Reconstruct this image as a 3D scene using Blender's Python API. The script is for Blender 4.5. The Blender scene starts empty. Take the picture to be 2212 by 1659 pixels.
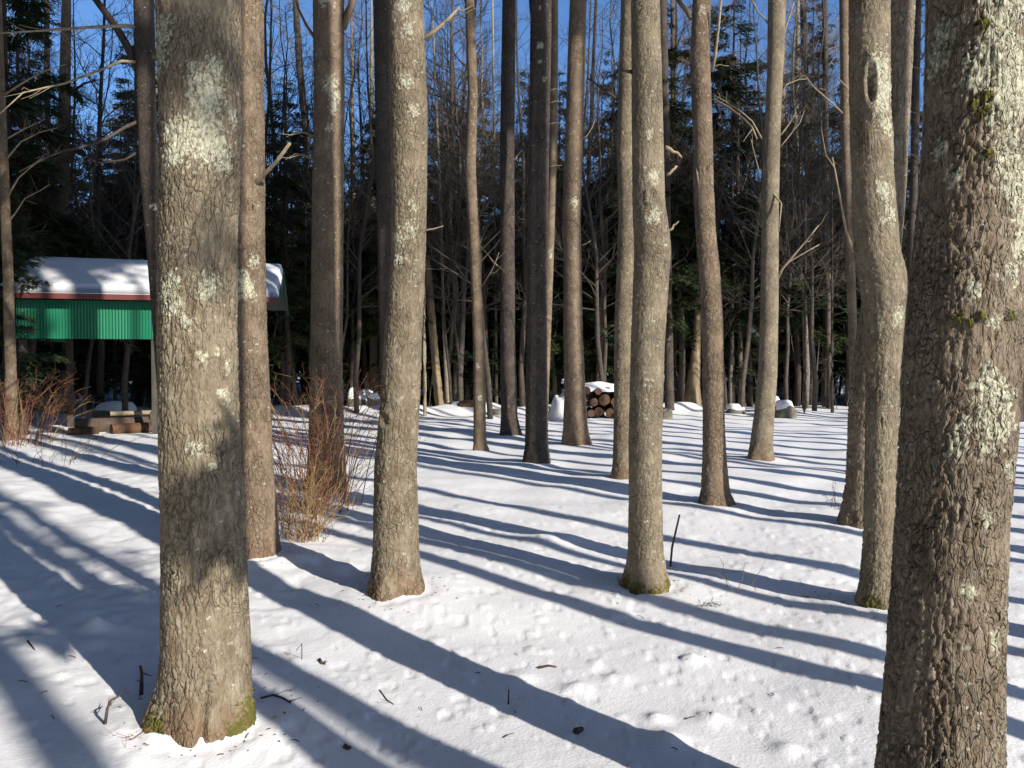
import bpy, math, random
import numpy as np
from mathutils import Vector

# ------------------------------------------------------------------ camera, sky, sun, exposure
scene = bpy.context.scene
COL = scene.collection
rad = math.radians
CAM_H, FPX, CX, CY = 1.55, 1680.0, 1106.0, 829.5          # measured on the photograph at 2212 x 1659
PITCH = rad(1.35)
cam_data = bpy.data.cameras.new('camera')
cam_data.sensor_width = 36.0
cam_data.lens = 36.0 * FPX / 2212.0
cam_data.clip_start, cam_data.clip_end = 0.05, 1500.0
cam = bpy.data.objects.new('camera', cam_data)
COL.objects.link(cam)
cam.location = (0, 0, CAM_H)
cam.rotation_euler = (rad(90) - PITCH, 0, 0)
scene.camera = cam

SUN_EL, SUN_AZ = rad(27.0), rad(180.0 - 43.7)             # azimuth clockwise from +Y: behind the camera, to the right
world = bpy.data.worlds.new('World')
scene.world = world
world.use_nodes = True
wn = world.node_tree.nodes
sky = wn.new('ShaderNodeTexSky')
sky.sky_type = 'NISHITA'
sky.sun_disc = False
sky.sun_elevation = SUN_EL
sky.sun_rotation = SUN_AZ
sky.altitude = 100.0
sky.air_density = 1.0
sky.dust_density = 0.8
sky.ozone_density = 8.0
wn['Background'].inputs['Strength'].default_value = 0.145
world.node_tree.links.new(sky.outputs[0], wn['Background'].inputs[0])
sun_data = bpy.data.lights.new('sun', 'SUN')
sun_data.energy = 5.0
sun_data.angle = rad(0.53)
sun_data.color = (1.0, 0.945, 0.87)
sun = bpy.data.objects.new('sun', sun_data)
COL.objects.link(sun)
SDIR = Vector((math.sin(SUN_AZ) * math.cos(SUN_EL), math.cos(SUN_AZ) * math.cos(SUN_EL), math.sin(SUN_EL)))
sun.rotation_euler = (-SDIR).to_track_quat('-Z', 'Y').to_euler()
scene.view_settings.view_transform = 'Standard'
scene.view_settings.look = 'None'
scene.view_settings.gamma = 1.0
scene.view_settings.use_curve_mapping = False
scene.view_settings.exposure = 0.30
scene.render.engine = 'CYCLES'
scene.cycles.max_bounces = 5
scene.cycles.diffuse_bounces = 3
scene.cycles.transparent_max_bounces = 4

# ------------------------------------------------------------------ numeric helpers
def pix(px, py, d):
    """World point at depth y = d that the photograph shows at (px, py)."""
    a, b = (px - CX) / FPX, (CY - py) / FPX
    ry = math.cos(PITCH) + b * math.sin(PITCH)
    rz = -math.sin(PITCH) + b * math.cos(PITCH)
    t = d / ry
    return np.array([a * t, d, CAM_H + rz * t])

def depth_of(py, z=0.03):
    b = (CY - py) / FPX
    ry = math.cos(PITCH) + b * math.sin(PITCH)
    rz = -math.sin(PITCH) + b * math.cos(PITCH)
    return (z - CAM_H) / rz * ry

def hsh(ix, iy, seed):
    h = (ix.astype(np.int64) * 374761393 + iy.astype(np.int64) * 668265263 + seed * 2147483647 + 12345) & 0xFFFFFFFF
    h = ((h ^ (h >> 13)) * 1274126177) & 0xFFFFFFFF
    h = ((h ^ (h >> 16)) * 2246822519) & 0xFFFFFFFF
    h = h ^ (h >> 15)
    return (h & 0xFFFFFF) / float(0xFFFFFF)

def vnoise(u, v, seed=0, per=None):
    iu, iv = np.floor(u), np.floor(v)
    fu, fv = u - iu, v - iv
    fu, fv = fu * fu * (3 - 2 * fu), fv * fv * (3 - 2 * fv)
    iu, iv = iu.astype(np.int64), iv.astype(np.int64)
    w = (lambda a: a % per) if per else (lambda a: a)
    a, b = hsh(w(iu), iv, seed), hsh(w(iu + 1), iv, seed)
    c, d = hsh(w(iu), iv + 1, seed), hsh(w(iu + 1), iv + 1, seed)
    return (a * (1 - fu) + b * fu) * (1 - fv) + (c * (1 - fu) + d * fu) * fv - 0.5

def fbm(u, v, seed=0, per=None, octs=4):
    r, a, f = 0, 1.0, 1
    for k in range(octs):
        r = r + a * vnoise(u * f, v * f, seed + k * 17, per * f if per else None)
        a *= 0.5; f *= 2
    return r

def voro(u, v, seed=0, per=None, jit=0.9):
    iu, iv = np.floor(u).astype(np.int64), np.floor(v).astype(np.int64)
    f1 = np.full(u.shape, 9.0); f2 = np.full(u.shape, 9.0); cid = np.zeros(u.shape)
    for du in (-1, 0, 1):
        for dv in (-1, 0, 1):
            cu, cv = iu + du, iv + dv
            hu = cu % per if per else cu
            x = cu + 0.5 + jit * (hsh(hu, cv, seed) - 0.5)
            y = cv + 0.5 + jit * (hsh(hu, cv, seed + 7) - 0.5)
            dd = np.hypot(u - x, v - y)
            near = dd < f1
            f2 = np.where(near, f1, np.minimum(f2, dd))
            cid = np.where(near, hsh(hu, cv, seed + 31), cid)
            f1 = np.where(near, dd, f1)
    return f1, f2, cid

def sstep(a, b, x):
    t = np.clip((x - a) / (b - a), 0, 1)
    return t * t * (3 - 2 * t)

# ------------------------------------------------------------------ mesh and object helpers
class MB:
    def __init__(self):
        self.v, self.q, self.t, self.n = [], [], [], 0
    def add(self, v, quads=None, tris=None):
        v = np.asarray(v, float).reshape(-1, 3)
        if quads is not None and len(quads): self.q.append(np.asarray(quads, np.int64).reshape(-1, 4) + self.n)
        if tris is not None and len(tris): self.t.append(np.asarray(tris, np.int64).reshape(-1, 3) + self.n)
        self.v.append(v); self.n += len(v)
    def tube(self, pts, rr, sides=6, cap=True):
        pts = np.asarray(pts, float); n = len(pts)
        rr = np.broadcast_to(np.asarray(rr, float), (n,))
        tg = np.gradient(pts, axis=0)
        tg /= np.linalg.norm(tg, axis=1)[:, None] + 1e-9
        ref = np.array([0, 0, 1.0]) if abs(tg[0][2]) < 0.8 else np.array([1.0, 0, 0])
        a = np.cross(tg, ref); a /= np.linalg.norm(a, axis=1)[:, None] + 1e-9
        b = np.cross(tg, a)
        th = np.arange(sides) * 2 * math.pi / sides
        ring = pts[:, None, :] + rr[:, None, None] * (np.cos(th)[None, :, None] * a[:, None, :] + np.sin(th)[None, :, None] * b[:, None, :])
        i = np.arange(n - 1)[:, None] * sides; j = np.arange(sides)[None, :]; k = (j + 1) % sides
        q = np.stack([i + j, i + sides + j, i + sides + k, i + k], -1).reshape(-1, 4)
        base = self.n
        self.add(ring.reshape(-1, 3), q)
        if cap and sides > 3:
            for r0, flip in ((0, False), ((n - 1) * sides, True)):
                t = [[r0, r0 + m + 1, r0 + m] if flip else [r0, r0 + m, r0 + m + 1] for m in range(1, sides - 1)]
                self.t.append(np.asarray(t, np.int64) + base)
    def box(self, lo, hi):
        x0, y0, z0 = lo; x1, y1, z1 = hi
        v = [(x0, y0, z0), (x1, y0, z0), (x1, y1, z0), (x0, y1, z0), (x0, y0, z1), (x1, y0, z1), (x1, y1, z1), (x0, y1, z1)]
        self.add(v, [(0, 3, 2, 1), (4, 5, 6, 7), (0, 1, 5, 4), (1, 2, 6, 5), (2, 3, 7, 6), (3, 0, 4, 7)])
    def arrays(self):
        v = np.concatenate(self.v) if self.v else np.zeros((0, 3))
        q = np.concatenate(self.q) if self.q else np.zeros((0, 4), np.int64)
        t = np.concatenate(self.t) if self.t else np.zeros((0, 3), np.int64)
        return v, q, t
    def mesh(self, name, mat, smooth=True):
        return make_mesh(name, *self.arrays(), mat=mat, smooth=smooth)
    def build(self, name, mat, parent=None, smooth=True):
        return link(name, self.mesh(name, mat, smooth), parent)

def make_mesh(name, v, q, t, mat=None, smooth=True):
    me = bpy.data.meshes.new(name)
    me.vertices.add(len(v)); me.vertices.foreach_set('co', np.ascontiguousarray(v, np.float32).ravel())
    loops = np.concatenate([q.ravel(), t.ravel()]).astype(np.int32)
    me.loops.add(len(loops)); me.loops.foreach_set('vertex_index', loops)
    starts = np.concatenate([np.arange(len(q)) * 4, len(q) * 4 + np.arange(len(t)) * 3]).astype(np.int32)
    me.polygons.add(len(starts)); me.polygons.foreach_set('loop_start', starts)
    me.polygons.foreach_set('use_smooth', np.full(len(starts), smooth, bool))
    me.update(calc_edges=True)
    if mat: me.materials.append(mat)
    return me

def link(name, me, parent=None):
    o = bpy.data.objects.new(name, me); COL.objects.link(o)
    if parent is not None: o.parent = parent
    return o

def tag(o, label=None, cat=None, group=None, kind=None):
    if label: o['label'] = label
    if cat: o['category'] = cat
    if group: o['group'] = group
    if kind: o['kind'] = kind
    return o

def thing(name, loc, label, cat, group=None, rz=0.0):
    o = bpy.data.objects.new(name, None); COL.objects.link(o)
    o.empty_display_size = 0.1
    o.location = tuple(float(c) for c in loc); o.rotation_euler = (0, 0, rz)
    return tag(o, label, cat, group)

def attr(me, name, arr):
    a = me.attributes.new(name, 'FLOAT', 'POINT')
    a.data.foreach_set('value', np.ascontiguousarray(arr, np.float32))

# ------------------------------------------------------------------ materials
class NT:
    def __init__(self, name, rough=0.9):
        self.m = bpy.data.materials.new(name); self.m.use_nodes = True
        self.t = self.m.node_tree; self.b = self.t.nodes['Principled BSDF']
        self.b.inputs['Roughness'].default_value = rough
        self.b.inputs['Specular IOR Level'].default_value = 0.2
    def n(self, typ, **kw):
        nd = self.t.nodes.new(typ)
        for k, v in kw.items():
            if k in nd.inputs: 
                s = nd.inputs[k]
                if hasattr(v, 'node'): self.t.links.new(v, s)
                else: s.default_value = v
            else: setattr(nd, k, v)
        return nd
    def link(self, a, b): self.t.links.new(a, b)
    def mix(self, f, a, b):
        nd = self.t.nodes.new('ShaderNodeMix'); nd.data_type = 'RGBA'
        for s, v in ((nd.inputs[0], f), (nd.inputs[6], a), (nd.inputs[7], b)):
            if hasattr(v, 'node'): self.link(v, s)
            elif isinstance(v, tuple): s.default_value = v + (1,) if len(v) == 3 else v
            else: s.default_value = v
        return nd.outputs[2]
    def math(self, op, a, b=0.0, c=0.0, clamp=False):
        nd = self.t.nodes.new('ShaderNodeMath'); nd.operation = op; nd.use_clamp = clamp
        for s, v in zip(nd.inputs, (a, b, c)):
            if hasattr(v, 'node'): self.link(v, s)
            else: s.default_value = v
        return nd.outputs[0]
    def ramp(self, x, a, b):
        nd = self.n('ShaderNodeMapRange'); nd.interpolation_type = 'SMOOTHSTEP'
        self.link(x, nd.inputs['Value'])
        nd.inputs['From Min'].default_value = a; nd.inputs['From Max'].default_value = b
        return nd.outputs[0]
    def coords(self, scale=(1, 1, 1), obj_random=True):
        tc = self.n('ShaderNodeTexCoord')
        mp = self.n('ShaderNodeMapping'); self.link(tc.outputs['Object'], mp.inputs[0])
        mp.inputs['Scale'].default_value = scale
        if obj_random:
            oi = self.n('ShaderNodeObjectInfo')
            ad = self.n('ShaderNodeVectorMath'); ad.operation = 'ADD'
            sc = self.math('MULTIPLY', oi.outputs['Random'], 37.0)
            self.link(mp.outputs[0], ad.inputs[0]); self.link(sc, ad.inputs[1])
            return ad.outputs[0]
        return mp.outputs[0]
    def noise(self, vec, scale, detail=4.0, rough=0.6):
        nd = self.n('ShaderNodeTexNoise'); self.link(vec, nd.inputs['Vector'])
        nd.inputs['Scale'].default_value = scale; nd.inputs['Detail'].default_value = detail; nd.inputs['Roughness'].default_value = rough
        return nd.outputs[0]
    def voro(self, vec, scale, out='Distance', feature='F1'):
        nd = self.n('ShaderNodeTexVoronoi'); nd.feature = feature; self.link(vec, nd.inputs['Vector'])
        nd.inputs['Scale'].default_value = scale
        return nd.outputs[out]
    def color(self, c):
        s = self.b.inputs['Base Color']
        if hasattr(c, 'node'): self.link(c, s)
        else: s.default_value = tuple(c) + (1,)
    def bump(self, h, dist, strength=1.0):
        bp = self.n('ShaderNodeBump'); self.link(h, bp.inputs['Height'])
        bp.inputs['Distance'].default_value = dist; bp.inputs['Strength'].default_value = strength
        self.link(bp.outputs[0], self.b.inputs['Normal'])

def bark_material(name, c1, c2, c3, fleck=0.5, fleck_scale=26, bump=0.007, crack_scale=34, crack_amt=1.3):
    k = NT(name, 0.92)
    v = k.coords((1, 1, 0.45)); v2 = k.coords((1, 1, 1.0))
    big = k.noise(v2, 2.2, 3); fine = k.noise(v, 55, 5, 0.7); mid = k.noise(v, 14, 4)
    c = k.mix(k.ramp(big, 0.35, 0.65), c1, c2)
    c = k.mix(k.math('MULTIPLY', k.ramp(mid, 0.42, 0.68), 0.6), c, c3)
    c = k.mix(k.math('MULTIPLY', k.ramp(fine, 0.45, 0.75), 0.35), c, tuple(min(1, x * 1.75) for x in c1))
    # pale crust flecks of lichen
    warp = k.n('ShaderNodeVectorMath'); warp.operation = 'ADD'
    wn_ = k.n('ShaderNodeTexNoise'); k.link(v2, wn_.inputs['Vector']); wn_.inputs['Scale'].default_value = 40
    sc = k.n('ShaderNodeVectorMath'); sc.operation = 'SCALE'; k.link(wn_.outputs['Color'], sc.inputs[0]); sc.inputs['Scale'].default_value = 0.035
    k.link(k.coords((1, 1, 1.6)), warp.inputs[0]); k.link(sc.outputs[0], warp.inputs[1])
    f1 = k.voro(warp.outputs[0], fleck_scale)
    rnd = k.voro(warp.outputs[0], fleck_scale, 'Color')
    sep = k.n('ShaderNodeSeparateColor'); k.link(rnd, sep.inputs[0])
    sel = k.ramp(sep.outputs[0], 1.0 - fleck * 0.75, 1.0 - fleck * 0.45)
    size = k.math('MULTIPLY', k.math('POWER', sep.outputs[1], 2.0), 0.26)
    f = k.math('MULTIPLY', k.math('LESS_THAN', f1, k.math('ADD', size, 0.105)), sel)
    f = k.math('MULTIPLY', f, k.ramp(k.noise(v2, 6.0, 4, 0.65), 0.40, 0.56))
    c = k.mix(k.math('MULTIPLY', f, 0.8), c, (0.54, 0.51, 0.41))
    tn = k.n('ShaderNodeAttribute', attribute_name='tone').outputs['Fac']
    c = k.mix(k.math('MULTIPLY', k.ramp(tn, .55, .95), .55), c, tuple(x * y for x, y in zip(c3, (1.35, 1.38, 1.45))))
    c = k.mix(k.math('MULTIPLY', k.ramp(tn, .40, .05), .5), c, tuple(x * y for x, y in zip(c2, (.80, .70, .62))))
    li = k.n('ShaderNodeAttribute', attribute_name='lichen').outputs['Fac']
    mo = k.n('ShaderNodeAttribute', attribute_name='moss').outputs['Fac']
    ru = k.n('ShaderNodeAttribute', attribute_name='rust').outputs['Fac']
    c = k.mix(k.math('MULTIPLY', ru, 0.5), c, (0.20, 0.11, 0.06))
    lich_c = k.mix(k.ramp(k.noise(v2, 60, 3), 0.35, 0.65), (0.57, 0.545, 0.40), (0.42, 0.41, 0.29))
    c = k.mix(li, c, lich_c)
    moss_c = k.mix(k.noise(v2, 30, 3), (0.07, 0.085, 0.015), (0.16, 0.13, 0.03))
    c = k.mix(mo, c, moss_c)
    k.color(c)
    buv = k.n('ShaderNodeAttribute', attribute_name='barkuv').outputs['Vector']
    crack = k.ramp(k.voro(buv, 1.0, 'Distance', 'DISTANCE_TO_EDGE'), 0.0, 0.11)
    crack = k.math('ADD', crack, k.math('MULTIPLY', k.ramp(k.voro(buv, 2.2, 'Distance', 'DISTANCE_TO_EDGE'), 0.0, 0.12), 0.45))
    crack = k.math('MULTIPLY', crack, k.math('MULTIPLY_ADD', k.ramp(k.noise(v2, 3.5, 3), .38, .62), .9, .25))
    h = k.math('ADD', k.math('MULTIPLY', crack, crack_amt), k.math('ADD', fine, k.math('MULTIPLY', k.noise(v2, 130, 3), 0.4)))
    k.bump(h, bump)
    return k.m

M = {}
M['bark'] = bark_material('grey_brown_bark', (0.242, 0.195, 0.128), (0.185, 0.148, 0.100), (0.285, 0.236, 0.162), 0.66, 24, crack_amt=1.2)
M['bark_rough'] = bark_material('rough_plated_bark', (0.225, 0.178, 0.122), (0.172, 0.132, 0.092), (0.28, 0.232, 0.166), 0.55, 30, crack_amt=1.7)
M['bark_brown'] = bark_material('reddish_brown_bark', (0.225, 0.165, 0.108), (0.17, 0.124, 0.085), (0.255, 0.197, 0.135), 0.7, 21)
M['bark_speckled'] = bark_material('olive_speckled_bark', (0.255, 0.210, 0.140), (0.20, 0.162, 0.112), (0.295, 0.25, 0.17), 0.95, 21, crack_amt=.9)
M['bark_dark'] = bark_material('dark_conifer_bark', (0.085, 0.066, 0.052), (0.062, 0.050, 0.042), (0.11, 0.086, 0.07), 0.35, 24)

def simple(name, c1, c2, scale=8, rough=0.85, bump=0.004, stretch=(1, 1, 1), var=0.0):
    k = NT(name, rough); v = k.coords(stretch)
    n = k.noise(v, scale, 4)
    c = k.mix(k.ramp(n, 0.35, 0.65), c1, c2)
    if var:
        oi = k.n('ShaderNodeObjectInfo')
        hs = k.n('ShaderNodeHueSaturation'); k.link(c, hs.inputs['Color'])
        k.link(k.math('MULTIPLY_ADD', oi.outputs['Random'], var * 2, 1 - var), hs.inputs['Value'])
        c = hs.outputs[0]
    k.color(c); 
    if bump: k.bump(n, bump)
    return k.m

M['grey_bark'] = simple('grey_sapling_bark', (0.22, 0.19, 0.155), (0.14, 0.12, 0.10), 9, var=0.35)
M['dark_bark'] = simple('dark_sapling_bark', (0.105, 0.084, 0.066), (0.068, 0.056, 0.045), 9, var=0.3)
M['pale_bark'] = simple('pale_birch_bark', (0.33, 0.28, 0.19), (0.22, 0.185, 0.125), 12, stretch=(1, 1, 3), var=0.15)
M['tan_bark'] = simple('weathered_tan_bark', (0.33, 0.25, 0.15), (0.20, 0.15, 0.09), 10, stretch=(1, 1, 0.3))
M['dead_wood'] = simple('bleached_dead_wood', (0.36, 0.29, 0.19), (0.24, 0.19, 0.12), 20)
M['twig_dark'] = simple('dark_twig_wood', (0.07, 0.05, 0.04), (0.10, 0.075, 0.055), 20)
M['cane_red'] = simple('reddish_cane', (0.20, 0.075, 0.05), (0.26, 0.13, 0.07), 5, var=0.3)
M['cane_tan'] = simple('tan_cane', (0.36, 0.25, 0.11), (0.26, 0.165, 0.075), 5, var=0.25)
M['hemlock'] = simple('hemlock_needles', (0.036, 0.056, 0.022), (0.066, 0.084, 0.030), 3, 0.6, 0, var=0.35)
M['spruce'] = simple('spruce_needles', (0.038, 0.062, 0.032), (0.060, 0.086, 0.040), 3, 0.6, 0, var=0.35)
M['pine'] = simple('pine_needles', (0.050, 0.078, 0.028), (0.085, 0.105, 0.040), 3, 0.6, 0, var=0.2)
M['wood_end'] = simple('weathered_log_end', (0.13, 0.072, 0.042), (0.06, 0.038, 0.026), 9)
M['log_bark'] = simple('log_bark', (0.12, 0.085, 0.06), (0.08, 0.06, 0.045), 12)
M['old_wood'] = simple('old_grey_timber', (0.10, 0.085, 0.07), (0.065, 0.055, 0.045), 10, stretch=(1, 1, 0.2))
M['rust_wood'] = simple('orange_brown_rotten_wood', (0.15, 0.075, 0.04), (0.06, 0.04, 0.028), 5)
M['leaf_dry'] = simple('dry_leaf', (0.28, 0.13, 0.06), (0.18, 0.09, 0.05), 20)
def stone_mat():
    k = NT('mossy_fieldstone', 0.9); v = k.coords()
    c = k.mix(k.ramp(k.noise(v, 4, 5), 0.35, 0.65), (0.20, 0.185, 0.15), (0.11, 0.105, 0.085))
    c = k.mix(k.ramp(k.noise(v, 7, 3), 0.52, 0.62), c, (0.15, 0.155, 0.06))
    k.color(c); k.bump(k.noise(v, 18, 5), 0.02); return k.m
M['stone'] = stone_mat()
def painted(name, c, rough, wear):
    k = NT(name, rough); v = k.coords()
    k.b.inputs['Specular IOR Level'].default_value = 0.4
    k.color(k.mix(k.math('MULTIPLY', k.ramp(k.noise(v, 3.5, 6), 0.5, 0.75), 0.5), c, wear)); k.bump(k.noise(v, 25, 2), 0.001); return k.m
M['green_panel'] = painted('green_painted_sheet', (0.011, 0.17, 0.085), 0.5, (0.022, 0.11, 0.06))
M['red_trim'] = painted('red_painted_board', (0.16, 0.042, 0.036), 0.6, (0.11, 0.045, 0.038))
M['dark_green'] = painted('dark_green_board', (0.012, 0.07, 0.05), 0.6, (0.02, 0.06, 0.04))
M['roof_metal'] = painted('roof_sheet', (0.045, 0.05, 0.048), 0.6, (0.06, 0.05, 0.045))
def snow_mat(name, specks):
    k = NT(name, 0.75)
    k.b.inputs['Specular IOR Level'].default_value = 0.15
    v = k.coords(obj_random=False)
    c = k.mix(k.ramp(k.noise(v, 1.3, 4), 0.35, 0.65), (0.805, 0.795, 0.79), (0.84, 0.83, 0.82))
    if specks:
        s1 = k.voro(v, 13.0); rc = k.voro(v, 13.0, 'Color')
        sp = k.n('ShaderNodeSeparateColor'); k.link(rc, sp.inputs[0])
        f = k.math('MULTIPLY', k.math('LESS_THAN', s1, k.math('MULTIPLY', sp.outputs[1], 0.06)), k.math('GREATER_THAN', sp.outputs[0], 0.7))
        c = k.mix(k.math('MULTIPLY', f, 0.75), c, (0.16, 0.11, 0.075))
        dirt = k.ramp(k.noise(v, 0.9, 6, 0.7), 0.55, 0.8)
        c = k.mix(k.math('MULTIPLY', dirt, 0.12), c, (0.55, 0.50, 0.46))
    k.color(c)
    h = k.math('ADD', k.noise(v, 70, 3, 0.6), k.math('MULTIPLY', k.noise(v, 14, 3), 1.5))
    k.bump(h, 0.004, 0.7)
    return k.m
M['snow'] = snow_mat('old_snow', True)
M['snow_clean'] = snow_mat('clean_snow', False)

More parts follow.
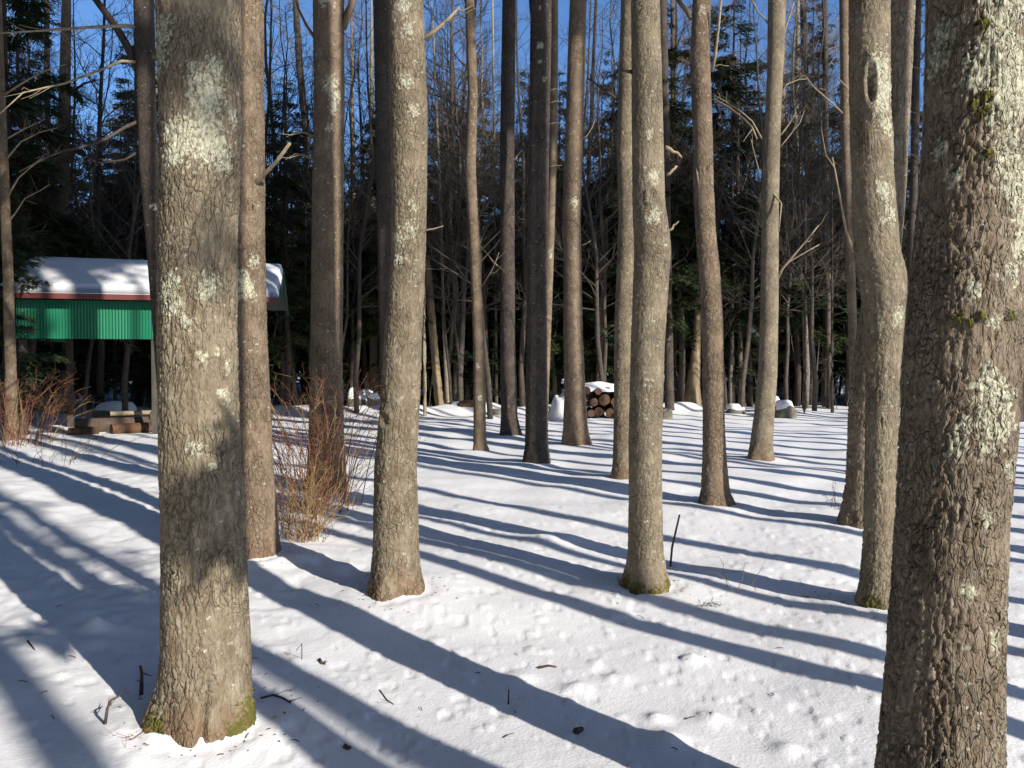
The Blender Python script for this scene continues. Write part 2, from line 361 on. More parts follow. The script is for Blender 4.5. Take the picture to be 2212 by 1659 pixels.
# ------------------------------------------------------------------ the near trees, measured: (y, left, right) on the photograph
TREES = {
 'A': dict(by=1572, prof=[(0,337,520),(120,343,523),(300,348,526),(500,345,516),(700,342,514),(1000,345,523),(1200,349,534),(1400,350,545),(1470,343,551),(1530,328,558),(1572,318,563)],
   mat='bark', cell=(0.026,0.085), depth=0.0080, sp=0.0050, seed=1,
   label='thick lichen patched trunk nearest on the left with snow collar and split root',
   lich=[(200,.0,.07),(215,.2,.08),(240,.05,.08),(275,.1,.065),(300,.05,.05),(320,-.35,.09),(345,-.6,.07),(330,.3,.08),(355,.55,.06),(345,.05,.06),(310,-.7,.05),(260,.75,.04),(170,.3,.05),(100,-.85,.07),(140,-.95,.08),(625,.25,.055),(645,-.75,.065),(620,-.62,.045),(668,-.55,.04),(700,-.3,.03),(770,.1,.022),(760,.45,.02),(960,-.1,.03),(850,.55,.025),(790,.7,.03),(1000,.3,.02)],
   moss=[(1545,.8,.10),(1560,.55,.07),(1540,-.9,.06)], rust=0.10),
 'B': dict(by=1205, prof=[(0,470,569),(300,474,573),(500,478,572),(700,480,577),(1000,488,591),(1120,496,600),(1170,498,604),(1205,494,608)],
   mat='bark_brown', cell=(0.03,0.08), depth=0.008, sp=0.009, seed=2,
   label='brown trunk partly hidden close behind the thick left trunk, with broken dead limb',
   lich=[(568,.45,.05),(630,.1,.08),(605,-.1,.06)], moss=[], rust=0.12),
 'C': dict(by=1286, prof=[(0,838,914),(250,842,923),(420,846,922),(550,845,919),(740,830,911),(850,824,908),(1004,809,900),(1193,805,905),(1240,800,910),(1265,794,916),(1286,788,921)],
   mat='bark', cell=(0.026,0.07), depth=0.007, sp=0.0072, seed=3,
   label='straight sunlit trunk just right of the reddish bush, bare snow around its foot',
   lich=[(520,-.6,.06),(500,0.1,.05),(560,-.5,.05),(30,-.2,.06),(80,.1,.05),(190,-.1,.05),(250,.3,.04),(450,.2,.035)], moss=[(1280,-.9,.04)], rust=0.16),
 'D': dict(by=1058, prof=[(0,676,743),(250,678,744),(500,674,742),(739,671,740),(928,667,743),(1015,662,748),(1058,655,753)],
   mat='bark_brown', cell=(0.032,0.09), depth=0.009, sp=0.012, seed=4,
   label='brown trunk rising out of the reddish bramble bush',
   lich=[(190,.1,.10),(215,.35,.09),(245,.2,.06),(20,-.3,.06),(285,.05,.05)], moss=[], rust=0.25),
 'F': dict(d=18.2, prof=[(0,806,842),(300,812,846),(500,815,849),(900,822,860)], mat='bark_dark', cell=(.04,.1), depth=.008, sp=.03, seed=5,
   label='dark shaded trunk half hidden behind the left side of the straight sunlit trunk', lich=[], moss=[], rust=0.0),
 'G': dict(by=973, prof=[(0,1004,1024),(200,1011,1032),(366,1004,1028),(533,1014,1036),(739,1022,1047),(928,1023,1050),(960,1022,1052),(973,1019,1056)],
   mat='bark_brown', cell=(.03,.07), depth=.005, sp=.02, seed=6,
   label='thin slightly wavy trunk standing alone between the straight sunlit trunk and the dark pair', lich=[(790,-.3,.04),(860,0,.05)], moss=[], rust=0.1),
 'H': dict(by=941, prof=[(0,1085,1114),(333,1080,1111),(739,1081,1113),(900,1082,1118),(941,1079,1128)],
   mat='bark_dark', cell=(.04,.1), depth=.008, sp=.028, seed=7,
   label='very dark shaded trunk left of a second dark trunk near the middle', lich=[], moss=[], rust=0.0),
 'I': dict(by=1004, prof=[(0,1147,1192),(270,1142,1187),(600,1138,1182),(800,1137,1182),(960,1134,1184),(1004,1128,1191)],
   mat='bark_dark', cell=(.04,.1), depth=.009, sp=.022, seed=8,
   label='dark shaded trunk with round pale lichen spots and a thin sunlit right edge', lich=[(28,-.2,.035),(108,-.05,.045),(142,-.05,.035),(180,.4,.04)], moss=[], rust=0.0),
 'J': dict(by=960, prof=[(0,1231,1267),(130,1226,1264),(300,1221,1259),(480,1214,1254),(560,1218,1256),(700,1217,1258),(860,1219,1265),(930,1216,1271),(960,1211,1279)],
   mat='bark_brown', cell=(.035,.09), depth=.008, sp=.022, seed=9,
   label='trunk standing in front of the snowy log pile, its left side dark', lich=[(440,.2,.1)], moss=[], rust=0.25),
 'K': dict(by=1039, prof=[(0,1342,1384),(300,1332,1374),(470,1336,1378),(700,1327,1369),(900,1326,1368),(1005,1323,1371),(1042,1317,1377)],
   mat='bark', cell=(.03,.08), depth=.007, sp=.014, seed=10,
   label='speckled trunk half hidden behind the left side of the wavy olive trunk', lich=[], moss=[], rust=0.3),
 'L': dict(by=1272, prof=[(0,1364,1425),(200,1365,1430),(440,1366,1436),(500,1368,1445),(540,1370,1449),(610,1367,1443),(740,1363,1436),(950,1358,1430),(1060,1359,1430),(1190,1356,1433),(1240,1349,1443),(1272,1338,1453)],
   mat='bark_speckled', cell=(.024,.055), depth=.0050, sp=.0075, seed=11,
   label='wavy olive trunk with white flecks and mossy foot in the middle right', lich=[(470,.3,.05),(390,.3,.04),(480,-.1,.03),(300,.1,.03)], moss=[(1262,.9,.08),(1270,.4,.06),(1266,-.4,.06),(1255,-.9,.05)], rust=0.06),
 'N': dict(by=1091, prof=[(0,1497,1535),(130,1490,1533),(300,1497,1539),(400,1498,1541),(500,1502,1545),(600,1510,1556),(700,1516,1562),(900,1518,1565),(1000,1517,1570),(1060,1514,1577),(1091,1508,1588)],
   mat='bark_brown', cell=(.028,.07), depth=.008, sp=.012, seed=12,
   label='brown trunk right of the wavy olive trunk with a shadow stripe down its right side', lich=[(30,.1,.04)], moss=[], rust=0.06),
 'O': dict(by=992, prof=[(0,1658,1698),(150,1657,1692),(300,1650,1685),(450,1645,1682),(660,1643,1682),(800,1637,1679),(900,1628,1673),(960,1620,1670),(992,1613,1673)],
   mat='bark_speckled', cell=(.028,.065), depth=.006, sp=.018, seed=13,
   label='sunlit slender trunk with many dead side branches, standing before two dark boulders', lich=[], moss=[], rust=0.3),
 'P': dict(by=1322, prof=[(0,1833,1923),(220,1833,1922),(370,1838,1928),(540,1843,1943),(590,1850,1958),(625,1856,1960),(680,1864,1955),(810,1868,1943),(1000,1867,1938),(1180,1862,1934),(1250,1856,1936),(1300,1846,1942),(1322,1838,1948)],
   mat='bark_speckled', cell=(.027,.065), depth=.0048, sp=.0072, seed=14,
   label='trunk with an open bark wound and a bulge, left neighbour of the great right trunk', lich=[(160,.5,.09),(200,.7,.09),(240,.55,.07),(280,.7,.06),(420,.55,.06),(470,.6,.06),(690,.7,.05)], moss=[(1310,-.3,.09),(1315,.3,.06)], rust=0.08),
 'R': dict(by=1137, prof=[(0,1905,1978),(250,1895,1966),(440,1883,1955),(600,1868,1940),(740,1848,1926),(900,1833,1912),(1050,1826,1905),(1095,1817,1908),(1126,1806,1915)],
   mat='bark_rough', cell=(.04,.12), depth=.014, sp=.011, seed=15,
   label='dark leaning trunk crossing behind the wounded trunk, coarse furrows at its foot', lich=[], moss=[], rust=0.0),
 'Q': dict(by=1985, prof=[(0,1997,2216),(250,1992,2214),(400,1984,2212),(600,1964,2209),(800,1948,2205),(940,1942,2194),(1100,1934,2181),(1300,1922,2174),(1500,1905,2170),(1659,1889,2171),(1800,1872,2185),(1900,1855,2205),(1985,1815,2250)],
   mat='bark_rough', cell=(0.023,0.080), depth=0.0100, sp=0.0048, seed=16,
   label='great rough trunk nearest on the right, dark left side and big pale lichen patches',
   lich=[(40,.3,.05),(70,.45,.06),(110,.5,.06),(150,.35,.06),(185,.25,.07),(150,.75,.08),(210,.6,.08),(240,.85,.08),(270,.5,.05),(200,.05,.04),(340,.6,.06),(380,.72,.07),(420,.85,.07),(470,.9,.06),(540,.92,.05),(600,.8,.035),(40,.85,.06),(90,-.6,.04),(130,-.75,.05),(860,.55,.06),(890,.62,.07),(925,.6,.05),(950,.5,.03),(960,.0,.03),(915,.1,.03),(820,.4,.04),(640,.15,.03),(330,-.6,.03),(400,-.3,.025),(1000,.9,.03),(1100,.6,.02),(1250,.4,.025),(700,.5,.02),(1350,.8,.03)],
   moss=[(95,.15,.018),(240,.25,.016),(255,.0,.018),(270,.2,.02),(690,-.1,.02),(688,.3,.012),(690,.75,.012),(705,.1,.015),(360,.3,.015)], rust=0.0),
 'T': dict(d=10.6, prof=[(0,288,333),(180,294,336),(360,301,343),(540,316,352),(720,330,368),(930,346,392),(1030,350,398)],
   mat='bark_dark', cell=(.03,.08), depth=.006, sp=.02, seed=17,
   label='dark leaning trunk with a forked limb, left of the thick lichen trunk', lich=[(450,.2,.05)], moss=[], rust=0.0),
 'U': dict(d=24.0, prof=[(0,133,154),(270,124,153),(400,126,150),(540,130,147),(800,133,150)], mat='bark_brown', cell=(.05,.1), depth=.006, sp=.05, seed=18,
   label='tall trunk rising behind the snowy roof of the green shed', lich=[], moss=[], rust=0.0),
 'V': dict(d=15.6, prof=[(200,-8,12),(600,6,30),(800,10,36),(900,10,40),(955,4,48)], mat='bark_brown', cell=(.04,.1), depth=.007, sp=.03, seed=19,
   label='trunk at the far left edge standing in the dry bush before the shed', lich=[], moss=[], rust=0.0),
 'W': dict(d=19.0, prof=[(0,1189,1206),(300,1188,1205),(600,1177,1195),(900,1164,1184)], mat='bark_brown', cell=(.04,.1), depth=.006, sp=.04, seed=20,
   label='thin trunk showing just behind the right edge of the spotted dark trunk', lich=[(550,-.3,.1)], moss=[], rust=0.0),
 'X': dict(d=25.0, prof=[(0,1422,1440),(300,1428,1447),(660,1433,1452),(892,1436,1457)], mat='bark_dark', cell=(.05,.1), depth=.006, sp=.05, seed=21,
   label='thin dark trunk right behind the wavy olive trunk', lich=[], moss=[], rust=0.0),
 'Y': dict(d=14.0, prof=[(0,1813,1834),(300,1817,1838),(700,1832,1852),(970,1838,1860)], mat='bark_brown', cell=(.04,.1), depth=.006, sp=.03, seed=22,
   label='thin trunk along the left edge of the wounded trunk', lich=[], moss=[], rust=0.0),
 'Z': dict(d=20.5, prof=[(0,2196,2214),(500,2192,2211),(918,2186,2212)], mat='bark_dark', cell=(.05,.1), depth=.006, sp=.05, seed=23,
   label='slim dark trunk visible in the strip right of the great right trunk', lich=[], moss=[], rust=0.0),
}
for T in TREES.values():
    wpx = T['prof'][-2]
    d0 = T.get('d') or depth_of(T['by'])
    r0 = (wpx[2] - wpx[1]) / 2 / FPX * d0
    T['d'] = d0 + (r0 if 'by' in T else 0.0)
    pts = []
    for (y, l, r) in T['prof']:
        p = pix((l + r) / 2, y, T['d'])
        pts.append((p[2], p[0], (r - l) / 2 / FPX * T['d'] * math.cos(math.atan(((l + r) / 2 - CX) / FPX))))
    pts.sort()
    T['pts'] = np.array(pts)
    T['base'] = np.array([pts[0][1], T['d'], 0.0]); T['r0'] = r0

# trees that stand outside the frame toward the sun: c = x + y of the shadow line they draw
# (x, y, radius, crown base height)
OUT = [(6.75, -5.78, .155, 8.3), (2.92, -.60, .11, 12.0), (2.61, .11, .085, 12.0), (5.69, 1.05, .085, 11.5), (4.35, .95, .105, 11.5), (5.3, .55, .11, 11.0),
       (6.75, 1.45, .12, 14.5), (7.6, 2.5, .10, 11.0), (8.6, 4.5, .14, 10.5), (10.2, 4.3, .12, 10.0),
       (10.3, 5.8, .13, 10.0), (11.2, 6.2, .12, 10.0), (10.2, 8.3, .15, 10.0), (12.4, 7.4, .14, 9.5), (12.0, 9.3, .12, 9.0), (13.8, 8.9, .14, 9.0), (13.2, 10.6, .14, 9.0),
       (15.5, 11.0, .16, 8.5), (15.8, 12.9, .15, 8.0), (17.6, 13.5, .16, 8.0), (18.5, 16.5, .17, 7.5), (21.0, 17.5, .17, 7.0), (20.5, 21.0, .17, 7.0), (24.5, 22.0, .17, 7.0),
       (9.8, -7.6, .14, 12.5), (8.9, 3.05, .07, 11), (9.6, 4.9, .08, 11), (11.0, 7.3, .085, 11), (11.9, 8.1, .08, 10), (12.9, 9.6, .085, 10), (14.6, 9.8, .09, 10), (14.9, 11.6, .09, 9), (16.5, 12.2, .09, 9), (17.2, 14.9, .1, 8), (19.0, 15.4, .1, 8)]

SA, CA = math.sin(rad(43.7)), math.cos(rad(43.7))
def toward_sun(key, t, off, r, cz):
    x, y = TREES[key]['pts'][len(TREES[key]['pts']) // 2, 1], TREES[key]['d']
    OUT.append((x + t * SA + off * CA, y - t * CA + off * SA, r, cz))
for a_ in (('I', 11.5, -.075, .165, 11.5), ('F', 15.0, .0, .24, 11.0), ('D', 8.2, .15, .10, 11.0), ('N', 5.2, .17, .09, 11.0), ('R', 6.0, -.03, .16, 11.0), ('J', 13.0, -.20, .11, 11.0)):
    toward_sun(*a_)

# ------------------------------------------------------------------ snow ground
BUMPS = [(1120, 1450, .09, .022), (1245, 1472, .06, .022), (1535, 1545, .07, .022), (1700, 1618, .06, .022), (1420, 1540, .05, .02), (205, 1352, .06, .06), (1330, 1455, .06, .02), (1440, 1590, .08, .03),
         (435, 1600, .75, -.075), (330, 1560, .22, .04), (540, 1545, .2, .03), (760, 1235, .10, -.05), (700, 1215, .12, -.04), (620, 1255, .1, -.03), (1500, 1420, .06, .025), (1190, 1170, .25, .05), (1340, 950, .5, .10), (1050, 905, .8, .12)]
BUMPS = [(pix(px, py, depth_of(py, 0.0))[0], depth_of(py, 0.0), r, a) for px, py, r, a in BUMPS]
def ground(x, y, fine=True):
    x = np.asarray(x, float); y = np.asarray(y, float)
    r = np.hypot(x, y)
    h = 0.085 * fbm(x / 2.6 + 5, y / 2.1 + 3, 11, octs=3) * (1 - 0.5 * np.exp(-r / 4))
    h = h + 0.040 * fbm(x / 0.9, y / 0.7, 23, octs=2) * sstep(400, 30, r)
    far = sstep(25, 45, y)
    h = h + far * (0.35 * fbm(x / 7, y / 7, 37, octs=4) + 0.25 * fbm(x / 1.6, y / 1.6, 39, octs=3))
    bank = np.exp(-((y - 25.6 - 0.6 * np.sin(x * .35)) / 1.1) ** 2) * sstep(-16, -8, x) * sstep(12, 5, x)
    h = h + bank * (0.22 + 0.35 * fbm(x / 1.5, y / 1.5, 41, octs=3))
    for T in TREES.values():
        bx, by_, _ = T['base']; rr = np.hypot(x - bx, y - by_)
        amp = {1: 0.07, 14: 0.05}.get(T['seed'], 0.07 if T['d'] < 7 else 0.05)
        h = h + amp * np.exp(-(rr / (T['r0'] * 1.1 + 0.22)) ** 2) - (.018 if T['d'] < 11 else .0) * np.exp(-((rr - T['r0'] * 1.2) / .07) ** 2)
    for bx, by_, br, ba in BUMPS:
        h = h + ba * np.exp(-((x - bx) ** 2 + (y - by_) ** 2) / br ** 2)
    if fine:
        near = sstep(14, 6, r)
        for sc, seed, dep, keep in ((0.17, 51, 0.0075, .58), (0.30, 57, 0.009, .86), (0.10, 61, 0.0045, .55)):
            f1, f2, cid = voro(x / sc, y / sc, seed)
            rad_ = 0.12 + 0.26 * ((cid * 7.13) % 1.0)
            sgn = np.where((cid * 13.7) % 1.0 > 0.45, 1.0, -1.0)
            h = h + near * dep * sgn * np.where(cid > keep, sstep(1.0, 0.62, f1 / rad_ + .25 * vnoise(x / sc * 5, y / sc * 5, seed + 3)), 0.0)
        crust = sstep(-0.6, -2.2, x) * sstep(16, 10, y) * sstep(3.6, 4.6, y)
        h = h + crust * 0.05 * (np.abs(fbm(x / .34, y / .2, 71, octs=2)) - .2)
        h = h + near * 0.003 * fbm(x / 0.14, y / 0.12, 75, octs=2)
    return h
def gz(x, y): return float(ground(np.array([x]), np.array([y]), True)[0])

def build_ground():
    inner = np.deg2rad(np.linspace(-38, 38, 560))
    outer = np.deg2rad(np.linspace(38, 322, 90))[1:-1]
    th = np.concatenate([inner, outer]); n = len(th)
    r = np.concatenate([np.geomspace(0.4, 2.3, 14)[:-1], np.geomspace(2.3, 32, 370)[:-1], np.geomspace(32, 500, 60)])
    R, TH = np.meshgrid(r, th, indexing='ij')
    x, y = R * np.sin(TH), R * np.cos(TH)
    z = ground(x.ravel(), y.ravel())
    v = np.stack([x.ravel(), y.ravel(), z], -1)
    m = len(r)
    i = np.arange(m - 1)[:, None] * n; j = np.arange(n)[None, :]; k = (j + 1) % n
    q = np.stack([i + j, i + n + j, i + n + k, i + k], -1).reshape(-1, 4)[:, ::-1]
    v = np.concatenate([v, [[0, 0, z[0]]]]); c = len(v) - 1
    t = np.stack([np.full(n, c), (np.arange(n) + 1) % n, np.arange(n)], -1)
    o = link('snow_ground', make_mesh('snow_ground', v, q, t, M['snow']))
    tag(o, 'old crusted snow over the clearing, striped with long tree shadows', None, None, 'structure')
build_ground()

# ------------------------------------------------------------------ crowns and trunks
def unit(v): 
    v = np.asarray(v, float); return v / (np.linalg.norm(v) + 1e-9)

def blades(mb, p, dirs, length, width, up=None):
    """kite-shaped needle sprays: p (n,3) roots, dirs (n,3) unit, length, width (n,)"""
    n = len(p)
    ref = np.tile(np.array([[0, 0, 1.0]]), (n, 1)) if up is None else up
    side = np.cross(dirs, ref); side /= np.linalg.norm(side, axis=1)[:, None] + 1e-6
    L = np.asarray(length)[:, None]; W = np.asarray(width)[:, None]
    v = np.stack([p, p + dirs * L * .4 + side * W * .5, p + dirs * L, p + dirs * L * .4 - side * W * .5], 1).reshape(-1, 3)
    mb.add(v, np.arange(n * 4).reshape(-1, 4))

def pine_crown(seed, h=7.5, rmax=2.6, nb=46):
    g = np.random.default_rng(seed); mb = MB(); wb = MB()
    for i in range(nb):
        t = (i + g.random()) / nb; z = t * h; ln = rmax * (1 - t) ** .7 * g.uniform(.55, 1.1) + .3
        az = g.uniform(0, 2 * math.pi); up = g.uniform(-.05, .45)
        s = np.linspace(0, 1, 5)[:, None]
        d = np.array([math.cos(az), math.sin(az), up])
        pts = np.array([0, 0, z]) + d * ln * s + np.array([0, 0, -.18 * ln]) * s ** 2 + g.normal(0, .04, (5, 3))
        wb.tube(pts, np.linspace(.035, .008, 5), 4, False)
        for k in range(int(9 + ln * 8)):
            u = g.uniform(.3, 1.02); c = np.array([np.interp(u, s[:, 0], pts[:, a]) for a in range(3)]) + g.normal(0, .16, 3)
            m = 15; dd = g.normal(0, 1, (m, 3)) + d * .8 + np.array([0, 0, .3]); dd /= np.linalg.norm(dd, axis=1)[:, None]
            blades(mb, np.tile(c, (m, 1)), dd, g.uniform(.14, .30, m), g.uniform(.03, .06, m), g.normal(0, 1, (m, 3)))
    return mb.mesh('crown', M['pine'], False), wb.mesh('limbs', M['bark_dark'])
PINES = [pine_crown(s, h, r, nb) for s, h, r, nb in ((1, 8, 3.3, 62), (2, 7, 3.0, 56), (3, 8.5, 3.2, 60))]

def add_crown(root, x, y, z, i, scale=1.0, leafy=True):
    c, w = PINES[i % len(PINES)]
    if not leafy:           # thin topped pine: bare limbs only
        b = tag(link('limbs', w, root), kind='stuff'); b.location = (x, y, z); b.scale = (scale,) * 3; b.rotation_euler = (0, 0, i * 1.7)
        return
    o = tag(link('crown', c, root), kind='stuff'); o.location = (x, y, z); o.scale = (scale,) * 3; o.rotation_euler = (0, 0, i * 1.7)
    b = tag(link('limbs', w, o), kind='stuff')

def bark_trunk(T, root):
    g = np.random.default_rng(T['seed'])
    P = T['pts']; base = T['base']; sp = T['sp']
    ztop = P[-1, 0] + 0.15
    rows = max(40, int((ztop + 0.25) / (sp * 1.12)))
    z = np.linspace(-0.25, ztop, rows)
    hi = np.linspace(ztop, 24.0, 30)[1:]
    zz = np.concatenate([z, hi])
    cx = np.interp(z, P[:, 0], P[:, 1]); rr = np.interp(z, P[:, 0], P[:, 2])
    # smooth the measured polyline
    ks = max(3, int(0.12 / (z[1] - z[0])) | 1); ker = np.hanning(ks + 2)[1:-1]; ker /= ker.sum()
    pad = lambda a: np.convolve(np.pad(a, ks // 2, mode='edge'), ker, 'valid')
    cx, rr = pad(cx), pad(rr)
    slope = np.clip((P[-1, 1] - P[-3, 1]) / (P[-1, 0] - P[-3, 0] + 1e-6), -.04, .04)
    tail = np.linspace(0, 1, len(hi) + 1)[1:]
    cx = np.concatenate([cx, cx[-1] + slope * (hi - ztop) * (1 - .5 * tail)])
    rr = np.concatenate([rr, rr[-1] * (1 - .72 * tail)])
    cyy = 0.02 * fbm(zz / 1.5, zz * 0 + T['seed'], T['seed'] + 90, octs=2)
    circ = 2 * math.pi * float(np.median(rr[:rows]))
    nfront = int(circ * 0.55 / sp); nback = max(10, nfront // 3)
    a0, a1 = -math.pi * 0.5 - math.pi * 0.56, -math.pi * 0.5 + math.pi * 0.56      # front faces the camera side (-y)
    th = np.concatenate([np.linspace(a0, a1, nfront), np.linspace(a1, a0 + 2 * math.pi, nback + 2)[1:-1]])
    n = len(th)
    Z, TH = np.meshgrid(zz, th, indexing='ij')
    RR = np.repeat(rr[:, None], n, 1)
    cw, ch = T['cell']; NU = max(8, int(round(circ / cw / 4)) * 4)
    u = ((TH - a0) / (2 * math.pi)) * NU; v = Z / ch
    s = T['seed'] * 100
    jag = 0.10 * fbm(u * 4, v * 5, s + 3, NU * 4, 2)
    wu = u + 0.60 * fbm(u * 1.0, v * 1.5, s + 1, NU, 3) + jag; wv = v + 0.50 * fbm(u * 1.0, v * 0.8, s + 5, NU, 2) + jag
    f1, f2, cid = voro(wu, wv, s + 9, NU)
    mod = np.clip(0.75 + 1.3 * vnoise(u * .5 if NU % 2 == 0 else u, v * .7, s + 7, NU // 2 if NU % 2 == 0 else NU), .15, 1.3)
    plate = 1 - (1 - sstep(0.01, 0.16, f2 - f1)) * mod
    # second, finer set of cracks
    g1, g2, cid2 = voro(wu * 2 + 3, wv * 1.5, s + 13, NU * 2)
    plate2 = sstep(0.0, 0.20, g2 - g1)
    rough_z = 0.60 + 0.40 * sstep(2.8, 0.8, Z)
    patch = 0.9 + 0.5 * fbm(u / 4.0, v / 5.0, s + 17, NU // 4, 2) if NU % 4 == 0 else 0.9
    fis = np.abs(fbm(u * .8 if False else u, v * .22, s + 51, NU, 3) + .12 * vnoise(u * 4, v * 2, s + 53, NU * 4))
    plate = np.minimum(plate, .15 + .85 * sstep(.0, .075, fis))
    depth = 1.35 * T['depth'] * rough_z * patch
    disp = depth * (.85 if T['seed'] == 16 else 1.0) * (plate - .8) + depth * .22 * (plate2 - .6) + depth * .22 * (cid - .5) * plate + depth * .14 * (cid2 - .5) * plate2
    disp = disp + 0.0035 * fbm(u * 3, v * 3 * ch / cw * .6, s + 21, NU * 3, 3)
    disp = disp + 0.03 * RR * fbm(TH * 0 + np.cos(TH) * 1.3 + 5, Z / .5 + np.sin(TH), s + 25, octs=2)
    # root flare lobes
    lob = 0.5 * np.cos(TH * 5 + T['seed']) + 0.5 * np.cos(TH * 3 + 2.1 * T['seed'])
    disp = disp + RR * (0.14 * lob + .0) * sstep(0.26, -.02, Z) ** 1.5
    fade = sstep(ztop + 2, ztop - .05, Z)
    disp *= fade
    # patches: lichen crust, moss, rusty root bark
    def blob(lst, jag, seed):
        m = np.full_like(Z, -1.0)
        for py, fr, rm in lst:
            zc = pix(0, py, T['d'])[2]; rc = float(np.interp(zc, zz, rr))
            va = math.atan2(np.interp(zc, P[:, 0], P[:, 1]), T['d'])
            tc = -math.pi / 2 - va + math.asin(max(-.97, min(.97, fr)))
            dth = (TH - tc + math.pi) % (2 * math.pi) - math.pi
            dd = np.hypot(dth * rc, (Z - zc) * 0.8) / rm
            m = np.maximum(m, 1 - dd)
        nz = fbm(u * jag, v * jag * ch / cw, seed, int(NU * jag), 4)
        return sstep(0.0, 0.10, np.minimum(m, .6) * 1.15 + nz * 1.25 - 0.22)
    lich = blob(T['lich'], 2, s + 31) if T['lich'] else np.zeros_like(Z)
    if T['lich']: lich = lich * sstep(0.0, .08, g2 - g1 + .35 * vnoise(u * 4, v * 4 * ch / cw, s + 33, NU * 4))
    moss = blob(T['moss'], 3, s + 37) if T['moss'] else np.zeros_like(Z)
    rust = sstep(.5, .9, fbm(u, v, s + 41, NU, 3) + 1.1 - Z / max(T['rust'] * 1.6, .01)) if T['rust'] > 0 else np.zeros_like(Z)
    if T.get('wound'): pass
    disp = disp + lich * (0.003 + 0.004 * vnoise(u * 5, v * 5 * ch / cw, s + 43, NU * 5)) + moss * 0.010 * (1 + vnoise(u * 4, v * 4, s + 45, NU * 4))
    if T['seed'] == 1:      # dark split between the roots of the thick left trunk
        tc = -math.pi / 2 + .33; k = np.exp(-((TH - tc - .25 * Z) / .07) ** 2) * sstep(.30, .02, Z)
        disp = disp - 0.045 * k; rust = np.maximum(rust, .9 * np.exp(-((TH - tc + .28) / .22) ** 2) * sstep(.2, .05, Z))
    if T['seed'] == 14:     # open wound with a rolled lip
        zc = pix(0, 195, T['d'])[2]
        q = ((TH + math.pi / 2 + .40 - .02) / .19) ** 2 + ((Z - zc) / .10) ** 2
        disp = disp - 0.05 * np.exp(-q * 1.6) + 0.022 * np.exp(-((np.sqrt(q) - 1.5) / .45) ** 2)
        zc2 = pix(0, 300, T['d'])[2]
        disp = disp + 0.006 * np.cos((TH) * 46 + 2 * np.sin(Z * 9)) * np.exp(-((Z - zc2) / .16) ** 2)
    if T['seed'] in (3, 11, 12):      # old branch scars with folded bark below
        for zc_px, fr in {3: ((560, .3), (905, -.6)), 11: ((430, .0), (580, .55)), 12: ((370, .1), (575, .6))}[T['seed']]:
            zc = pix(0, zc_px, T['d'])[2]; tc = -math.pi / 2 + math.asin(fr)
            q = ((TH - tc) / .28) ** 2 + ((Z - zc) / .05) ** 2
            disp = disp - 0.014 * np.exp(-q * 2) + 0.010 * np.exp(-((np.sqrt(q) - 1.2) / .4) ** 2)
            disp = disp + 0.004 * np.cos(TH * 40) * np.exp(-((TH - tc) / .4) ** 2 - ((Z - zc + .12) / .12) ** 2)
    R = RR + disp
    X = cx[:, None] + R * np.cos(TH) - base[0]; Y = cyy[:, None] + R * np.sin(TH)
    vv = np.stack([X.ravel(), Y.ravel(), Z.ravel()], -1)
    m = len(zz)
    i = np.arange(m - 1)[:, None] * n; j = np.arange(n)[None, :]; k = (j + 1) % n
    q = np.stack([i + j, i + k, i + n + k, i + n + j], -1).reshape(-1, 4)
    me = make_mesh('trunk', vv, q, np.zeros((0, 3), np.int64), M[T['mat']])
    attr(me, 'lichen', lich.ravel()); attr(me, 'moss', moss.ravel()); bu = me.attributes.new('barkuv', 'FLOAT_VECTOR', 'POINT')
    bu.data.foreach_set('vector', np.stack([wu.ravel(), wv.ravel(), np.full(wu.size, .37 * T['seed'])], -1).astype(np.float32).ravel())
    attr(me, 'rust', rust.ravel()); attr(me, 'tone', np.clip(.55 * cid + .35 * cid2 + .35 * fbm(u * 2, v * 2 * ch / cw * .5, s + 47, NU * 2, 3), 0, 1).ravel())
    o = link('trunk', me, root)
    T['top'] = (cx[-1] - base[0], cyy[-1]); T['cx'] = (zz, cx)
    return o

def limb(T, root, pxpts, r0, r1, mat='dead_wood', dy=0.0, twigs=0, seed=0, sides=6):
    """dead limb drawn through photograph points at the tree's own depth"""
    g = np.random.default_rng(seed + int(pxpts[0][0]))
    pts = []
    for i, (px, py) in enumerate(pxpts):
        pts.append(pix(px, py, T['d'] + dy * i / max(1, len(pxpts) - 1)) - T['base'])
    pts = np.array(pts)
    if len(pts) < 4:
        t = np.linspace(0, len(pts) - 1, 5); pts = np.stack([np.interp(t, np.arange(len(pts)), pts[:, a]) for a in range(3)], 1)
        pts[1:-1] += g.normal(0, .006, (3, 3))
    mb = MB(); mb.tube(pts, np.linspace(r0, r1, len(pts)), sides)
    for k in range(twigs):
        u = g.uniform(.35, .95); i = u * (len(pts) - 1)
        p = np.array([np.interp(i, np.arange(len(pts)), pts[:, a]) for a in range(3)])
        d = unit(pts[-1] - pts[0]) + g.normal(0, .6, 3); d = unit(d); ln = g.uniform(.12, .4)
        mb.tube(np.array([p, p + d * ln * .5 + g.normal(0, .02, 3), p + d * ln]), [r1 * .8, r1 * .6, r1 * .3], 4, False)
    return mb.build('dead_branch', M[mat], root)

ROOT = {}
for i, (key, T) in enumerate(TREES.items()):
    T['z0'] = 0.0
    root = thing('forest_tree', T['base'], T['label'], 'tree')
    ROOT[key] = root
    bark_trunk(T, root)
    crown_z = {'A': 15.0, 'B': 15.5, 'Q': 16.5}.get(key, 15.0 + i % 3)
    crown_z = max(crown_z, CAM_H + T['d'] * .50 + .4)
    if key not in ('Z',):
        zz, cxs = T['cx']
        add_crown(root, float(np.interp(crown_z, zz, cxs)) - T['base'][0], 0, crown_z, i, 1.15 if T['r0'] > .12 else .95)

